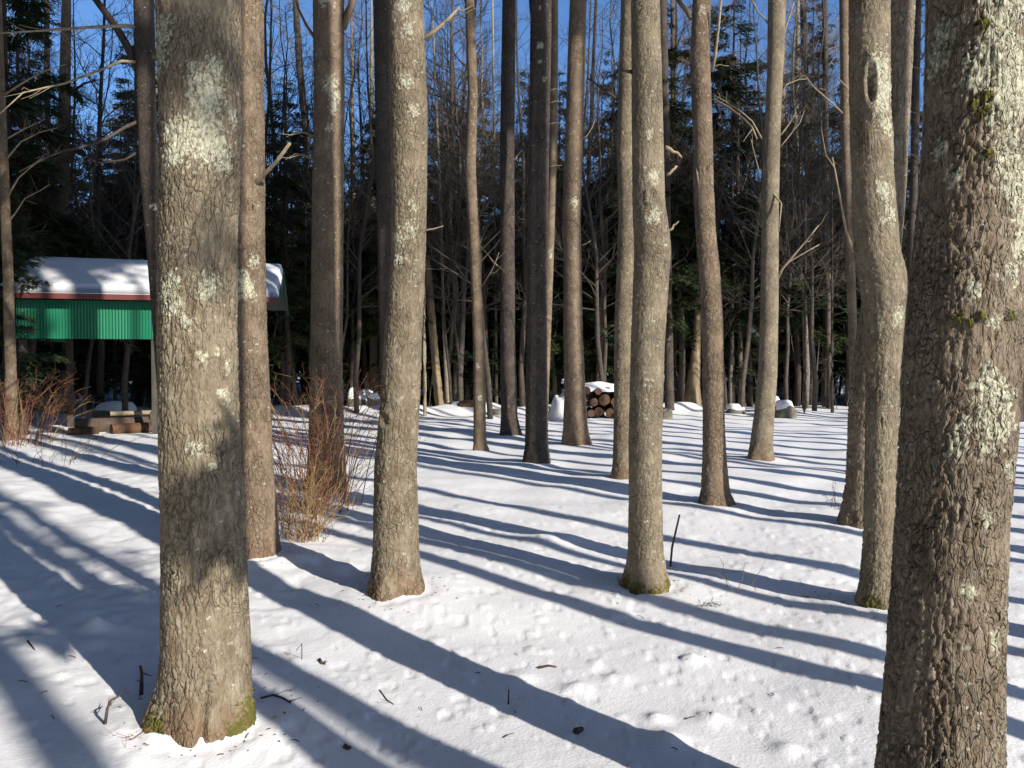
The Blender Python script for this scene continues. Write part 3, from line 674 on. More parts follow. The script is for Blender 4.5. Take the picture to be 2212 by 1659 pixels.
R_ = ROOT; TT = TREES
limb(TT['B'], R_['B'], [(528, 418), (560, 388), (598, 348), (626, 310)], .022, .012, dy=-.35)
limb(TT['B'], R_['B'], [(527, 420), (531, 370), (533, 328)], .010, .006, dy=-.05)
limb(TT['B'], R_['B'], [(528, 418), (540, 432), (552, 446)], .010, .005, dy=-.15)
limb(TT['A'], R_['A'], [(356, 112), (343, 120), (334, 130)], .045, .012, 'bark', dy=-.02)
limb(TT['C'], R_['C'], [(912, 86), (938, 68), (965, 45), (992, 16)], .018, .008, twigs=2)
limb(TT['C'], R_['C'], [(916, 500), (935, 493), (958, 488)], .007, .003)
limb(TT['D'], R_['D'], [(684, 300), (665, 289), (648, 285)], .016, .008, twigs=3)
limb(TT['D'], R_['D'], [(684, 348), (662, 338), (645, 333)], .016, .008, twigs=3)
limb(TT['D'], R_['D'], [(680, 82), (662, 55), (645, 20), (638, -5)], .022, .014, 'bark_brown')
limb(TT['D'], R_['D'], [(740, 62), (752, 30), (764, -5)], .05, .04, 'bark_brown')
limb(TT['D'], R_['D'], [(712, 362), (722, 352), (732, 345)], .016, .008, dy=-.1)
limb(TT['G'], R_['G'], [(1024, 515), (1045, 540), (1062, 560), (1075, 575)], .012, .006, twigs=2)
limb(TT['G'], R_['G'], [(1040, 620), (1062, 585), (1078, 545)], .010, .004, twigs=3)
limb(TT['H'], R_['H'], [(1111, 345), (1118, 335), (1128, 322)], .02, .012)
limb(TT['I'], R_['I'], [(1160, 70), (1150, 40), (1146, 0)], .04, .03, 'bark_dark')
for yy in (195, 222, 268, 360): limb(TT['I'], R_['I'], [(1186, yy), (1200, yy - 4), (1214, yy - 3)], .006, .003)
limb(TT['J'], R_['J'], [(1258, 300), (1272, 290), (1284, 262)], .010, .006)
limb(TT['J'], R_['J'], [(1256, 530), (1266, 527), (1276, 520)], .010, .004)
limb(TT['K'], R_['K'], [(1335, 215), (1300, 190), (1268, 168)], .018, .010, 'bark_dark', twigs=3)
limb(TT['L'], R_['L'], [(1368, 158), (1355, 154), (1343, 148)], .014, .008, 'bark_dark')
limb(TT['L'], R_['L'], [(1438, 318), (1455, 326), (1472, 340)], .014, .008, dy=.1)
limb(TT['L'], R_['L'], [(1440, 378), (1452, 368), (1462, 358)], .012, .008)
limb(TT['L'], R_['L'], [(1442, 500), (1456, 488), (1466, 478)], .010, .004)
limb(TT['N'], R_['N'], [(1495, 40), (1482, 20), (1462, -5)], .03, .022, 'bark_brown')
limb(TT['N'], R_['N'], [(1538, 155), (1545, 120), (1552, 60), (1558, 0)], .02, .012, dy=-.2)
limb(TT['N'], R_['N'], [(1540, 145), (1555, 141), (1575, 142)], .010, .004, dy=-.1)
limb(TT['N'], R_['N'], [(1542, 215), (1575, 232), (1605, 255), (1625, 275), (1635, 300)], .014, .008, dy=-.4, twigs=2)
limb(TT['N'], R_['N'], [(1500, 330), (1508, 400), (1512, 450)], .012, .008, dy=-.25)
limb(TT['O'], R_['O'], [(1677, 608), (1690, 580), (1720, 545), (1750, 510), (1768, 487)], .026, .010, dy=-.4, twigs=3)
limb(TT['O'], R_['O'], [(1682, 590), (1705, 565), (1740, 545), (1770, 528)], .018, .008, dy=-.2, twigs=2)
limb(TT['O'], R_['O'], [(1650, 385), (1672, 420), (1688, 440), (1682, 500)], .022, .010, dy=-.4)
limb(TT['O'], R_['O'], [(1686, 205), (1700, 182), (1725, 172), (1748, 170)], .016, .006, twigs=3)
limb(TT['O'], R_['O'], [(1684, 295), (1705, 268), (1720, 240)], .016, .006, twigs=3)
limb(TT['O'], R_['O'], [(1683, 320), (1700, 300), (1728, 265), (1738, 238)], .012, .005, twigs=3)
limb(TT['O'], R_['O'], [(1690, 100), (1700, 50), (1715, 5)], .016, .010, twigs=3)
limb(TT['O'], R_['O'], [(1646, 300), (1625, 262), (1600, 240), (1560, 215), (1542, 205)], .014, .006, twigs=3)
limb(TT['O'], R_['O'], [(1640, 372), (1632, 340), (1622, 300)], .010, .005, twigs=1)
limb(TT['O'], R_['O'], [(1660, 52), (1640, 28), (1620, -5)], .016, .010)
limb(TT['P'], R_['P'], [(1844, 545), (1828, 500), (1815, 430), (1798, 340)], .010, .005, dy=-.2, twigs=1)
limb(TT['Y'], R_['Y'], [(1826, 250), (1800, 225), (1760, 190), (1730, 152)], .016, .008, dy=-.3, twigs=3)
limb(TT['Y'], R_['Y'], [(1836, 195), (1822, 180), (1808, 165)], .012, .006, dy=-.2)
limb(TT['T'], R_['T'], [(300, 155), (278, 105), (255, 65), (230, 30), (200, -10)], .06, .045, 'bark_dark')
limb(TT['T'], R_['T'], [(298, 60), (270, 55), (180, 60), (90, 66), (-5, 72)], .028, .008, dy=-1.2, twigs=8)
limb(TT['T'], R_['T'], [(300, 135), (262, 132), (220, 150), (140, 180), (50, 200), (-5, 250)], .024, .006, dy=-1.6, twigs=10)
limb(TT['T'], R_['T'], [(300, 262), (270, 275), (230, 300), (185, 315), (120, 330), (40, 372)], .028, .006, 'twig_dark', dy=-.8, twigs=10)
limb(TT['T'], R_['T'], [(305, 325), (270, 345), (220, 352), (170, 345)], .018, .005, 'twig_dark', twigs=6)
limb(TT['V'], R_['V'], [(8, 205), (60, 172), (100, 152), (146, 138)], .022, .005, twigs=9)
limb(TT['V'], R_['V'], [(10, 302), (35, 288), (65, 272), (97, 258)], .02, .005, twigs=8)
limb(TT['V'], R_['V'], [(10, 348), (45, 306), (85, 286), (124, 276)], .02, .005, twigs=9)
limb(TT['V'], R_['V'], [(12, 432), (40, 384), (85, 345), (130, 330)], .022, .005, twigs=10)
limb(TT['V'], R_['V'], [(14, 485), (55, 430), (110, 398)], .018, .004, twigs=8)
limb(TT['U'], R_['U'], [(128, 280), (100, 262), (60, 258), (10, 262)], .05, .012, 'twig_dark', twigs=9)
limb(TT['U'], R_['U'], [(150, 205), (180, 180), (215, 172)], .05, .015, 'twig_dark', twigs=7)
limb(TT['T'], R_['T'], [(330, 168), (350, 150), (366, 140)], .012, .008, dy=-.4)

# ------------------------------------------------------------------ trees outside the frame, between the sun and the clearing
def plain_trunk(r, h, seed, mat, bend=.12, sides=10, segs=14):
    g = np.random.default_rng(seed); z = np.linspace(-.25, h, segs)
    px, py = np.cumsum(g.normal(0, bend / segs ** .5, segs)), np.cumsum(g.normal(0, bend / segs ** .5, segs))
    rr = r * (1 - .8 * np.clip(z / h, 0, 1)) * (1 + .5 * np.exp(-np.clip(z, 0, 9) / .18)); rr[0] *= 1
    mb = MB(); mb.tube(np.stack([px - px[0], py - py[0], z], 1), rr, sides)
    return mb.mesh('trunk', M[mat]), (px[-1], py[-1])
out_trunks = [plain_trunk(1.0, 1.0, s, 'bark_brown', .0)[0] for s in range(1)]
for i, (x, y, r, cz) in enumerate(OUT):
    root = thing('forest_tree', (x, y, gz(x, y) - .03), 'tall pine standing outside the picture, seen only by its long shadow on the snow', 'tree', 'pines outside the picture')
    me, _ = plain_trunk(r, 23.5, 300 + i, 'bark_brown', .06)
    link('trunk', me, root)
    add_crown(root, 0, 0, cz if i == 0 else cz + 5.0, i + 1, .55 if i == 0 else (1.2 if x < 9 else .6))
    if i == 0: add_crown(root, 0, 0, 15.0, 2, 1.1)
    BOUGHS = {2: ((3.42, 3.95, .7), (3.62, 3.75, .55), (6.25, 3.9, .9), (6.5, 3.6, 1.0), (6.8, 4.2, .9), (7.2, 3.8, .8))}
    if i in BOUGHS:     # live boughs whose shade bands the two near trunks
        g = np.random.default_rng(77 + i)
        for bz, az, ln in BOUGHS[i]:
            mb = MB(); d = np.array([math.cos(az), math.sin(az), .05])
            mb.tube(np.array([[0, 0, bz], d * ln * .5 + [0, 0, bz + .05], d * ln + [0, 0, bz]]), [.03, .02, .008], 5)
            o = mb.build('low_bough', M['bark_dark'], root)
            nb = MB()
            for k in range(26):
                c = d * ln * g.uniform(.25, 1.05) + np.array([0, 0, bz]) + g.normal(0, .085, 3); m = 14
                dd = g.normal(0, 1, (m, 3)); dd /= np.linalg.norm(dd, axis=1)[:, None]
                blades(nb, np.tile(c, (m, 1)), dd, g.uniform(.14, .28, m), g.uniform(.03, .06, m), g.normal(0, 1, (m, 3)))
            nb.build('needles', M['pine'], o, False)

# ------------------------------------------------------------------ background trees: kinds
def bare_tree(seed, h, r, nb, spread=1.0, lean=.25, low=.3, lod=0):
    g = np.random.default_rng(seed); tb = MB(); cb = MB()
    segs = 12; z = np.linspace(-.2, h, segs)
    off = np.cumsum(g.normal(0, lean / segs ** .5, (segs, 2)), 0); off -= off[0]
    tp = np.stack([off[:, 0], off[:, 1], z], 1); tr = r * (1 - .9 * np.clip(z / h, 0, 1)) + .004
    tb.tube(tp, tr, 7)
    def branch(p, d, ln, rr, lvl):
        n = (5 if lvl == 1 else (4 if lvl == 2 else 3)) if not lod else 4 - lvl
        s = np.linspace(0, 1, n)
        pts = [p]; dd = np.array(d)
        for k in range(1, n):
            dd = unit(dd + g.normal(0, .16, 3) + np.array([0, 0, .07])); pts.append(pts[-1] + dd * ln / (n - 1))
        pts = np.array(pts)
        cb.tube(pts, rr * (1 - .75 * s), 5 if lvl == 1 and not lod else 3, False)
        if lvl >= (3 - lod): return
        m = int((6 if lvl == 1 else 4) * (1 + ln * .35))
        for k in range(m):
            u = g.uniform(.25, 1.0); q = np.array([np.interp(u, s, pts[:, a]) for a in range(3)])
            di = unit(pts[-1] - pts[0]); sd = unit(np.cross(di, g.normal(0, 1, 3)))
            branch(q, unit(di * g.uniform(.5, 1) + sd * g.uniform(.4, .9) + [0, 0, .15]), ln * g.uniform(.28, .5), rr * .45, lvl + 1)
    for i in range(nb):
        t = low + (1 - low) * (i + g.random()) / nb
        p = np.array([np.interp(t * h, z, tp[:, a]) for a in range(3)])
        az = g.uniform(0, 6.283); el = g.uniform(.1, .95)
        d = np.array([math.cos(az) * math.cos(el), math.sin(az) * math.cos(el), math.sin(el)])
        branch(p, d, spread * g.uniform(.8, 2.6) * (1.15 - t), max(.010, r * .38 * (1.1 - t)), 1)
    return tb, cb

def conifer(seed, h, r, L, nb, droop, low=.06, dens=1.0, gap=.15, fs=(0.0, .22, .44, .66, .85), wide=1.0):
    """drooping flat sprays; returns trunk+dead twigs, needles"""
    g = np.random.default_rng(seed); tb = MB(); nb_ = MB()
    z = np.linspace(-.2, h, 10); tb.tube(np.stack([0 * z, 0 * z, z], 1) + np.concatenate([[[0, 0, 0]], g.normal(0, .03, (9, 3)) * [1, 1, 0]]), r * (1 - .93 * np.clip(z / h, 0, 1)), 7)
    for i in range(nb):
        t = low + (1 - low) * (i + g.random()) / nb
        if g.random() < gap: continue
        ln = L * (1 - t) ** .75 * g.uniform(.6, 1.1) + .15
        az = g.uniform(0, 6.283); s = np.linspace(0, 1, 6)
        up = g.uniform(.0, .25) + .5 * t ** 2
        d = np.array([math.cos(az), math.sin(az), 0]); sd = np.array([-d[1], d[0], 0])
        bend = g.uniform(-.15, .15)
        pts = np.array([0, 0, t * h]) + ln * (s[:, None] * d + (s ** 2)[:, None] * sd * bend + (up * s - droop * s ** 2)[:, None] * np.array([0, 0, 1.0]))
        tb.tube(pts, np.linspace(max(.006, r * .16 * (1.2 - t)), .003, 6), 3, False)
        m = int(dens * (8 + ln * 17))
        if t < .22 and g.random() < .55: m = m // 4
        u = g.uniform(.18, 1.0, m); P = np.stack([np.interp(u, s, pts[:, a]) for a in range(3)], 1)
        side = np.where(np.arange(m) % 2 == 0, 1.0, -1.0)
        tl = ln * .42 * (1.12 - u) * g.uniform(.6, 1.1, m) + .08
        td = d[None] * g.uniform(.45, .85, m)[:, None] + sd[None] * (side * g.uniform(.55, .95, m))[:, None]
        td[:, 2] = g.uniform(-.42, .05, m) - droop * .4 * u; td /= np.linalg.norm(td, axis=1)[:, None]
        for f in fs:           # small sprays along each side twig
            Q = P + td * (tl * f)[:, None] + g.normal(0, .015, (m, 3))
            for sg in (-1, 1):
                fd = td + np.cross(td, [0, 0, 1.0]) * (sg * g.uniform(.3, .9, m))[:, None] + g.normal(0, .22, (m, 3)) + [0, 0, -.1]
                fd /= np.linalg.norm(fd, axis=1)[:, None]
                blades(nb_, Q, fd, np.clip(tl * g.uniform(.4, .75, m), .07, .32), wide * np.clip(tl * .15, .022, .062), g.normal(0, .35, (m, 3)) + [0, 0, 1])
    return tb, nb_

BARE = []
for s, h, r, nb, sp_, lean, low in ((11, 13, .075, 30, 1.5, .35, .25), (12, 15, .10, 34, 1.7, .25, .3), (13, 11, .05, 26, 1.3, .5, .2), (14, 9, .04, 24, 1.1, .45, .2), (15, 16, .12, 34, 1.8, .3, .35), (16, 7, .03, 20, .9, .4, .15), (17, 14, .085, 44, 2.3, .3, .22)):
    tb, cb = bare_tree(s, h, r, nb, sp_, lean, low)
    BARE.append(dict(h=h, t=[tb.mesh('trunk', M[m]) for m in ('grey_bark', 'dark_bark', 'pale_bark')], c=[cb.mesh('twigs', M[m]) for m in ('grey_bark', 'dark_bark')]))
CON = []
for s, h, r, L, nb, dr, low, dens, mat in ((21, 12, .13, 3.3, 92, .42, .16, 1.0, 'hemlock'), (22, 9, .10, 2.6, 80, .36, .13, 1.0, 'spruce'), (23, 15, .17, 3.7, 92, .45, .20, 1.0, 'hemlock'), (24, 5.5, .06, 1.5, 60, .3, .12, .95, 'spruce'), (25, 11, .11, 2.2, 100, .25, .14, .9, 'spruce'), (26, 3.5, .04, 1.1, 44, .25, .03, .95, 'hemlock')):
    tb, nb_ = conifer(s, h, r, L, nb, dr, low, dens)
    CON.append(dict(h=h, t=tb.mesh('trunk', M['bark_dark']), c=nb_.mesh('foliage', M[mat], False)))

SHORT = {'V': 'far left edge trunk', 'U': 'trunk behind the shed roof', 'T': 'dark forked trunk', 'A': 'thick lichen trunk', 'B': 'brown trunk beside it', 'D': 'bramble bush trunk', 'C': 'straight sunlit trunk', 'G': 'thin wavy trunk', 'H': 'very dark trunk', 'I': 'spotted dark trunk', 'J': 'log pile trunk',
         'L': 'wavy olive trunk', 'N': 'shadow striped trunk', 'O': 'slender branchy trunk', 'P': 'wounded trunk', 'Q': 'great right trunk'}
EDGES = sorted((T_['prof'][len(T_['prof']) // 2][1], SHORT[k_]) for k_, T_ in TREES.items() if k_ in SHORT and k_ != 'B')
ORD = 'nearest,second nearest,third nearest,fourth nearest,fifth nearest,sixth nearest,seventh nearest,eighth nearest,ninth nearest,tenth nearest,eleventh nearest,twelfth nearest,thirteenth nearest,fourteenth nearest,fifteenth nearest,sixteenth nearest'.split(',')
PENDING = {}
def put_off_label(o, px, d, what):
    gap = [n_ for x_, n_ in EDGES if x_ < px]
    where = f'in the gap right of the {gap[-1]}' if gap else 'left of the far left edge trunk'
    if px < 0: where = 'just outside the left edge of the picture'
    if px > 2212: where = 'just outside the right edge of the picture'
    PENDING.setdefault((what, where), []).append((d, o))
def write_labels():
    for (what, where), lst in PENDING.items():
        lst.sort(key=lambda e: e[0])
        for i, (d, o) in enumerate(lst):
            o['label'] = f'{ORD[i]} {what} {where}' if i < len(ORD) else f'{what} among the farthest {where}'
rng = random.Random(5)
def put_bare(px, d, k, mat=0, cm=None, sc=1.0, rz=None, label=None):
    p = pix(px, 800, d); K = BARE[k]; kind = ('grey', 'dark', 'pale')[mat]
    o = thing('bare_tree', (p[0], d, gz(p[0], d)), label, 'tree', None if label else f'{kind} leafless trees in the woods', rng.uniform(0, 6.28) if rz is None else rz)
    if not label: put_off_label(o, px, d, f'{kind} leafless tree')
    o.scale = (sc,) * 3
    link('trunk', K['t'][mat], o); tag(link('twigs', K['c'][(0 if mat == 2 else mat) if cm is None else cm], o), kind='stuff')
    return o
def put_con(px, d, k, sc=1.0, label=None, rz=None):
    p = pix(px, 800, d); K = CON[k]; size = 'tall' if K['h'] * sc > 8 else 'small'
    o = thing('evergreen_tree', (p[0], d, gz(p[0], d)), label, 'tree', None if label else f'{size} evergreens in the woods', rng.uniform(0, 6.28) if rz is None else rz)
    if not label: put_off_label(o, px, d, f'{size} evergreen')
    o.scale = (sc,) * 3
    link('trunk', K['t'], o); tag(link('foliage', K['c'], o), kind='stuff')
    return o

# evergreens the photograph shows: (pixel x, depth, kind, scale)
for a in [(20, 19, 2, .95), (75, 27, 0, 1.1), (210, 29, 1, 1.05), (300, 33, 0, 1.0), (150, 35, 2, .9), (420, 31, 1, 1.0), (620, 33, 4, 1.0), (590, 38, 1, 1.1), (655, 30, 3, 1.1), (775, 44, 4, 1.15), (760, 34, 3, 1.15),
          (930, 33, 0, .85), (985, 29, 1, .95), (1060, 35, 0, .95), (1130, 31, 1, 1.0), (1200, 37, 0, .9), (1285, 33, 1, .85), (1160, 28, 3, 1.0), (1050, 28.5, 3, .9), (890, 29, 3, 1.2), (960, 38, 4, 1.1),
          (1400, 26.5, 2, 1.0), (1500, 33, 0, 1.0), (1580, 29, 2, 1.05), (1750, 30, 2, 1.05), (1650, 36, 0, 1.1), (1850, 34, 0, 1.1), (1950, 30, 2, .9), (1460, 38, 1, 1.1), (1340, 38, 0, .9), (1545, 40, 4, 1.1), (1700, 42, 1, 1.1),
          (540, 27, 1, .95), (470, 36, 0, 1.1), (370, 28, 3, 1.2), (250, 26, 3, 1.2), (110, 24, 3, 1.2), (-60, 22, 0, 1.1), (-150, 26, 2, 1.0), (2040, 33, 0, 1.0), (2150, 30, 1, 1.1), (2260, 28, 2, 1.0), (2330, 34, 0, 1.0),
          (700, 40, 0, .8), (840, 38, 1, 1.0), (1240, 42, 4, 1.0), (1800, 44, 4, 1.1), (1620, 31, 3, 1.0), (1480, 30, 5, 1.2), (1720, 33, 3, 1.1), (1900, 38, 3, 1.2), (680, 36, 5, 1.2), (860, 33, 5, 1.2), (1100, 40, 1, 1.0), (1010, 42, 0, .9)]:
    put_con(*a)
put_con(20, 16.6, 3, .95, 'small hemlock with drooping boughs at the left edge in front of the shed', 1.0)
put_con(252, 62, 2, 1.15, 'tall sunlit yellow green evergreen seen between trunks far beyond the shed', 2.0)

g_ = random.Random(19)
for i in range(140):
    px = g_.uniform(-200, 2420); d = 29 + 33 * g_.random() ** 1.1
    k = g_.choice((0, 1, 2, 3, 3, 4, 5, 3, 1)); sc = g_.uniform(.85, 1.2)
    if 330 < px < 640 and d < 30: d += 8
    put_con(px, d, k, sc)
g_ = random.Random(29)
for i in range(70):
    px = g_.uniform(-150, 2380) if i % 3 else g_.uniform(600, 1400); d = g_.uniform(27.5, 37)
    if 330 < px < 640: d = g_.uniform(24, 30)
    if px < 330: d = g_.uniform(24, 32)
    put_con(px, d, g_.choice((0, 0, 1, 3, 4, 2)), g_.uniform(.85, 1.1))
g_ = random.Random(9)
for i in range(210):
    px = g_.uniform(-160, 2370); d = 26.5 + 34 * g_.random() ** 1.2
    k = g_.choice((0, 0, 1, 2, 2, 3, 4, 5)); mat = g_.choice((0, 1, 1, 1, 1))
    if 330 < px < 640 and d < 27: continue
    put_bare(px, d, k, mat, sc=g_.uniform(.85, 1.2))

g_ = random.Random(31)  # unseen pines added behind and beside the camera, their crowns block the sky
for i, (x, y) in enumerate([(-8, 4.6), (-6.2, 1.5), (-4.4, -2.2), (-2.6, -4.6), (-.4, -5.4), (2.2, -8.4), (-9.6, .5), (-7.2, -4.2), (-4.8, -7.5), (-1.5, -9.5), (-12.2, 5.4), (-11.8, -2.5), (-8.6, -9), (1.5, -12.5), (-13.5, 9.5), (-16, 3)]):
    root = thing('forest_tree', (x, y, gz(x, y) - .03), 'tall pine added to block sky light, behind or beside the viewer, outside the picture', 'tree', 'pines added behind the viewer')
    link('trunk', plain_trunk(.17, 23.5, 500 + i, 'bark_brown', .06)[0], root); add_crown(root, 0, 0, 13.5 + i % 3, i, 1.5)
for i in range(34):  # unseen ring of evergreens, added to cut the sky light on the clearing
    az = rad(g_.uniform(45, 315)); d = g_.uniform(9, 26)
    if math.degrees(az) < 172: az += rad(115)
    if math.degrees(az) > 280 and d < 16: d += 9
    x, y = math.sin(az) * d, math.cos(az) * d; K = CON[g_.choice((0, 0, 2, 2, 1))]
    o = thing('evergreen_tree', (x, y, gz(x, y)), 'tall evergreen added around the clearing to block sky light, outside the picture', 'tree', 'added evergreens outside the picture', g_.uniform(0, 6.28))
    k_ = g_.uniform(1.0, 1.35); o.scale = (k_,) * 3; link('trunk', K['t'], o); tag(link('foliage', K['c'], o), kind='stuff')
for a in [(-40, 17, 0, 1), (60, 21, 1, 1), (175, 20, 2, 1), (215, 24, 4, 1), (265, 26, 0, 1), (560, 25, 2, 1), (610, 26.5, 4, 1), (700, 28, 1, 1), (760, 27, 0, 1), (975, 25, 2, 1), (1055, 27, 0, 1), (1130, 26, 1, 1), (1290, 27, 2, 1), (-120, 19, 6, 1), (40, 22, 6, 1), (190, 26, 6, 1), (270, 22, 6, 1), (640, 27, 6, 1), (770, 24, 6, 1), (960, 27, 6, 1), (1060, 22, 6, 1), (1200, 28, 6, 1), (1300, 24, 6, 1), (1480, 29, 6, 1), (1600, 25, 6, 1), (1760, 26, 6, 1), (1990, 22, 6, 1), (-90, 20, 2, 1), (10, 25, 4, 1), (120, 28, 0, 1), (330, 27, 2, 1), (650, 30, 0, 1), (720, 25, 2, 1), (790, 30, 4, 1), (1010, 29, 4, 1), (1090, 30, 2, 1), (1180, 24, 2, 1), (1270, 31, 0, 1), (1310, 25, 0, 1), (1470, 27, 4, 1), (1570, 26, 2, 1), (1620, 30, 4, 1), (1700, 27, 0, 1), (1830, 30, 4, 1), (1780, 30, 1, 0), (1860, 27, 2, 1), (1740, 28, 4, 0)]:
    put_bare(*a)
write_labels()
# trunks in the woods that can be told apart, drawn through their own measured points
def wood_trunk(d, prof, mat, label, name='woods_tree', twig=None, crown=True, sides=10, seed=0):
    pts = [pix((l + r) / 2, y, d) for y, l, r in prof]; rr = [(r - l) / 2 / FPX * d for y, l, r in prof]
    base = np.array([pts[-1][0], d, gz(pts[-1][0], d)])
    root = thing(name, base, label, 'tree')
    pts = np.array(pts)[::-1] - base; rr = np.array(rr)[::-1]
    pts[0, 2] = min(pts[0, 2], 0); 
    pts = np.vstack([pts[0] - [0, 0, .25], pts]); rr = np.concatenate([[rr[0]], rr])
    t = np.linspace(0, len(pts) - 1, 40); g = np.random.default_rng(seed + int(d * 10))
    P = np.stack([np.interp(t, np.arange(len(pts)), pts[:, a]) for a in range(3)], 1); Rr = np.interp(t, np.arange(len(pts)), rr)
    P[:, :2] += g.normal(0, .006, (40, 2)); Rr = Rr * g.uniform(.95, 1.05, 40)
    mb = MB(); mb.tube(P, Rr, sides); mb.build('trunk', M[mat], root)
    if twig is not None:
        o = tag(link('twigs', BARE[twig]['c'][0], root), kind='stuff'); top = P[-1]; o.location = (top[0], top[1], top[2] * .55); o.scale = (.7,) * 3
    return root
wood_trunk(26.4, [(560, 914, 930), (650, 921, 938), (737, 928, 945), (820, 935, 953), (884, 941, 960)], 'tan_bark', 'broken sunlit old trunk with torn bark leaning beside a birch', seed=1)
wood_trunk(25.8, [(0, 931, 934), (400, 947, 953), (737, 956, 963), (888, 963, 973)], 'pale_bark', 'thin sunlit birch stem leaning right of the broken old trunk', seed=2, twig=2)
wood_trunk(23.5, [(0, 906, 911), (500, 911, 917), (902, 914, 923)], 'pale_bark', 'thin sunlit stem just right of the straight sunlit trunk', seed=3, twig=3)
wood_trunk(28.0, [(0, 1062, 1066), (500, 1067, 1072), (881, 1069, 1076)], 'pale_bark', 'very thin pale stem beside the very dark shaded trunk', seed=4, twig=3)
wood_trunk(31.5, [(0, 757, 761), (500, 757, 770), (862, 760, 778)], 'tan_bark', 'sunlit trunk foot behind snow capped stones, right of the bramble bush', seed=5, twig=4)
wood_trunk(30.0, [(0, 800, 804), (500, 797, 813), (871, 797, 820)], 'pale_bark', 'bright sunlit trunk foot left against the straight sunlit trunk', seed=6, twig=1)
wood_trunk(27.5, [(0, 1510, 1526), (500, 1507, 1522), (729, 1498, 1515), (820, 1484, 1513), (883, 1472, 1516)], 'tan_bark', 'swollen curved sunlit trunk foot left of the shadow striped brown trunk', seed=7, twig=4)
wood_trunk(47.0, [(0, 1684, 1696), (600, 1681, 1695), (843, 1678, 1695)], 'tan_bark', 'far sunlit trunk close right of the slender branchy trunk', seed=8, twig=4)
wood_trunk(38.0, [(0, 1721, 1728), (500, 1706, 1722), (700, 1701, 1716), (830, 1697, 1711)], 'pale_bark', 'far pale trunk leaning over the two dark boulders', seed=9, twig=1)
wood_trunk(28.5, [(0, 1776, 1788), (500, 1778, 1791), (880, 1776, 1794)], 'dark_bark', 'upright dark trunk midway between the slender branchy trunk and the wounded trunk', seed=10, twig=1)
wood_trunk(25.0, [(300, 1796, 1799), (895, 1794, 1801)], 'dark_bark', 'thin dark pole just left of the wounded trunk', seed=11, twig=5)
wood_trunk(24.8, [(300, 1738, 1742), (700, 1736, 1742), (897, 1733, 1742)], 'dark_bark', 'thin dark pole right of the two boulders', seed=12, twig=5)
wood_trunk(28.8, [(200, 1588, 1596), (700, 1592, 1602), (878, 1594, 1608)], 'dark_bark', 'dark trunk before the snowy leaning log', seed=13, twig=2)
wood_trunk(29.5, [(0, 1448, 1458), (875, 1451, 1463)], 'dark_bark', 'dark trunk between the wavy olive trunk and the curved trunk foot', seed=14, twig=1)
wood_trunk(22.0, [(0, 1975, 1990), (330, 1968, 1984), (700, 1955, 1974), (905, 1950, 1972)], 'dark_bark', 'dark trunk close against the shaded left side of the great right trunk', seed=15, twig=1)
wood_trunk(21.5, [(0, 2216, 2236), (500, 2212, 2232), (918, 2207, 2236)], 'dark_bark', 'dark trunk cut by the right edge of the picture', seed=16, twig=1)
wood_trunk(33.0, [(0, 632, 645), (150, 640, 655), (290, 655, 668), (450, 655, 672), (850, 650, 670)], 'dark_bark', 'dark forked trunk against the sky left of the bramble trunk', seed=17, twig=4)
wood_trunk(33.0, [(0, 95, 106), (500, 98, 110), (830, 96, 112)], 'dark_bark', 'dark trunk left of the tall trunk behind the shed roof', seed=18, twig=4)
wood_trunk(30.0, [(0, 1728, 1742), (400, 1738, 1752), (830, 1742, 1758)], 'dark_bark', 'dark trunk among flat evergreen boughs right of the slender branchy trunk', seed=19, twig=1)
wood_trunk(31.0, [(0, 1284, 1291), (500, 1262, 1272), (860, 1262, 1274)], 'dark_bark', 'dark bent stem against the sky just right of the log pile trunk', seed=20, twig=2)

# far wood: one mass that nobody could count
def far_woods():
    g = np.random.default_rng(3); V, Q, Tt, off = [], [], [], 0
    kinds = []
    for s, h, r in ((31, 15, .13), (32, 13, .10), (33, 17, .15), (34, 11, .08)):
        tb, cb = bare_tree(s, h, r, 20, 1.25, .4, .25, 1)
        for m in (cb,): tb.add(m.arrays()[0], m.arrays()[1], m.arrays()[2])
        kinds.append(tb.arrays())
    for i in range(330):
        az = rad(g.uniform(-44, 44)); d = g.uniform(56, 125)
        v, q, t = kinds[g.integers(0, 4)]
        a = g.uniform(0, 6.28); c, s_ = math.cos(a), math.sin(a); k = g.uniform(.85, 1.25)
        w = np.stack([(v[:, 0] * c - v[:, 1] * s_) * k + math.sin(az) * d, (v[:, 0] * s_ + v[:, 1] * c) * k + math.cos(az) * d, v[:, 2] * k], 1)
        V.append(w); Q.append(q + off); Tt.append(t + off); off += len(v)
    o = link('far_woods', make_mesh('far_woods', np.concatenate(V), np.concatenate(Q), np.concatenate(Tt), M['grey_bark']))
    tag(o, 'far leafless woods closing the view behind the evergreens', None, None, 'stuff')
far_woods()

# undergrowth of dead lower twigs and saplings, a tangle nobody could count
def brush():
    g = np.random.default_rng(8); mb = MB()
    for i in range(1500):
        px = g.uniform(-100, 2320); d = g.uniform(27, 55); p = pix(px, 800, d); p[2] = 0
        h = g.uniform(.8, 3.2); le = g.normal(0, .18, 2) * h
        pts = np.array([p, p + [le[0] * .4, le[1] * .4, h * .5], p + [le[0], le[1], h]])
        mb.tube(pts, [.014, .011, .005], 3, False)
        for k in range(3):
            u = g.uniform(.3, .9); q = p + np.array([le[0] * u, le[1] * u, h * u]); dd = g.normal(0, .35, 3) + [0, 0, .25]
            mb.tube(np.array([q, q + dd * .5, q + dd]), [.007, .005, .003], 3, False)
    o = mb.build('brush', M['grey_bark']); tag(o, 'thin tangled brush and seedlings under the woods', None, None, 'stuff')
brush()

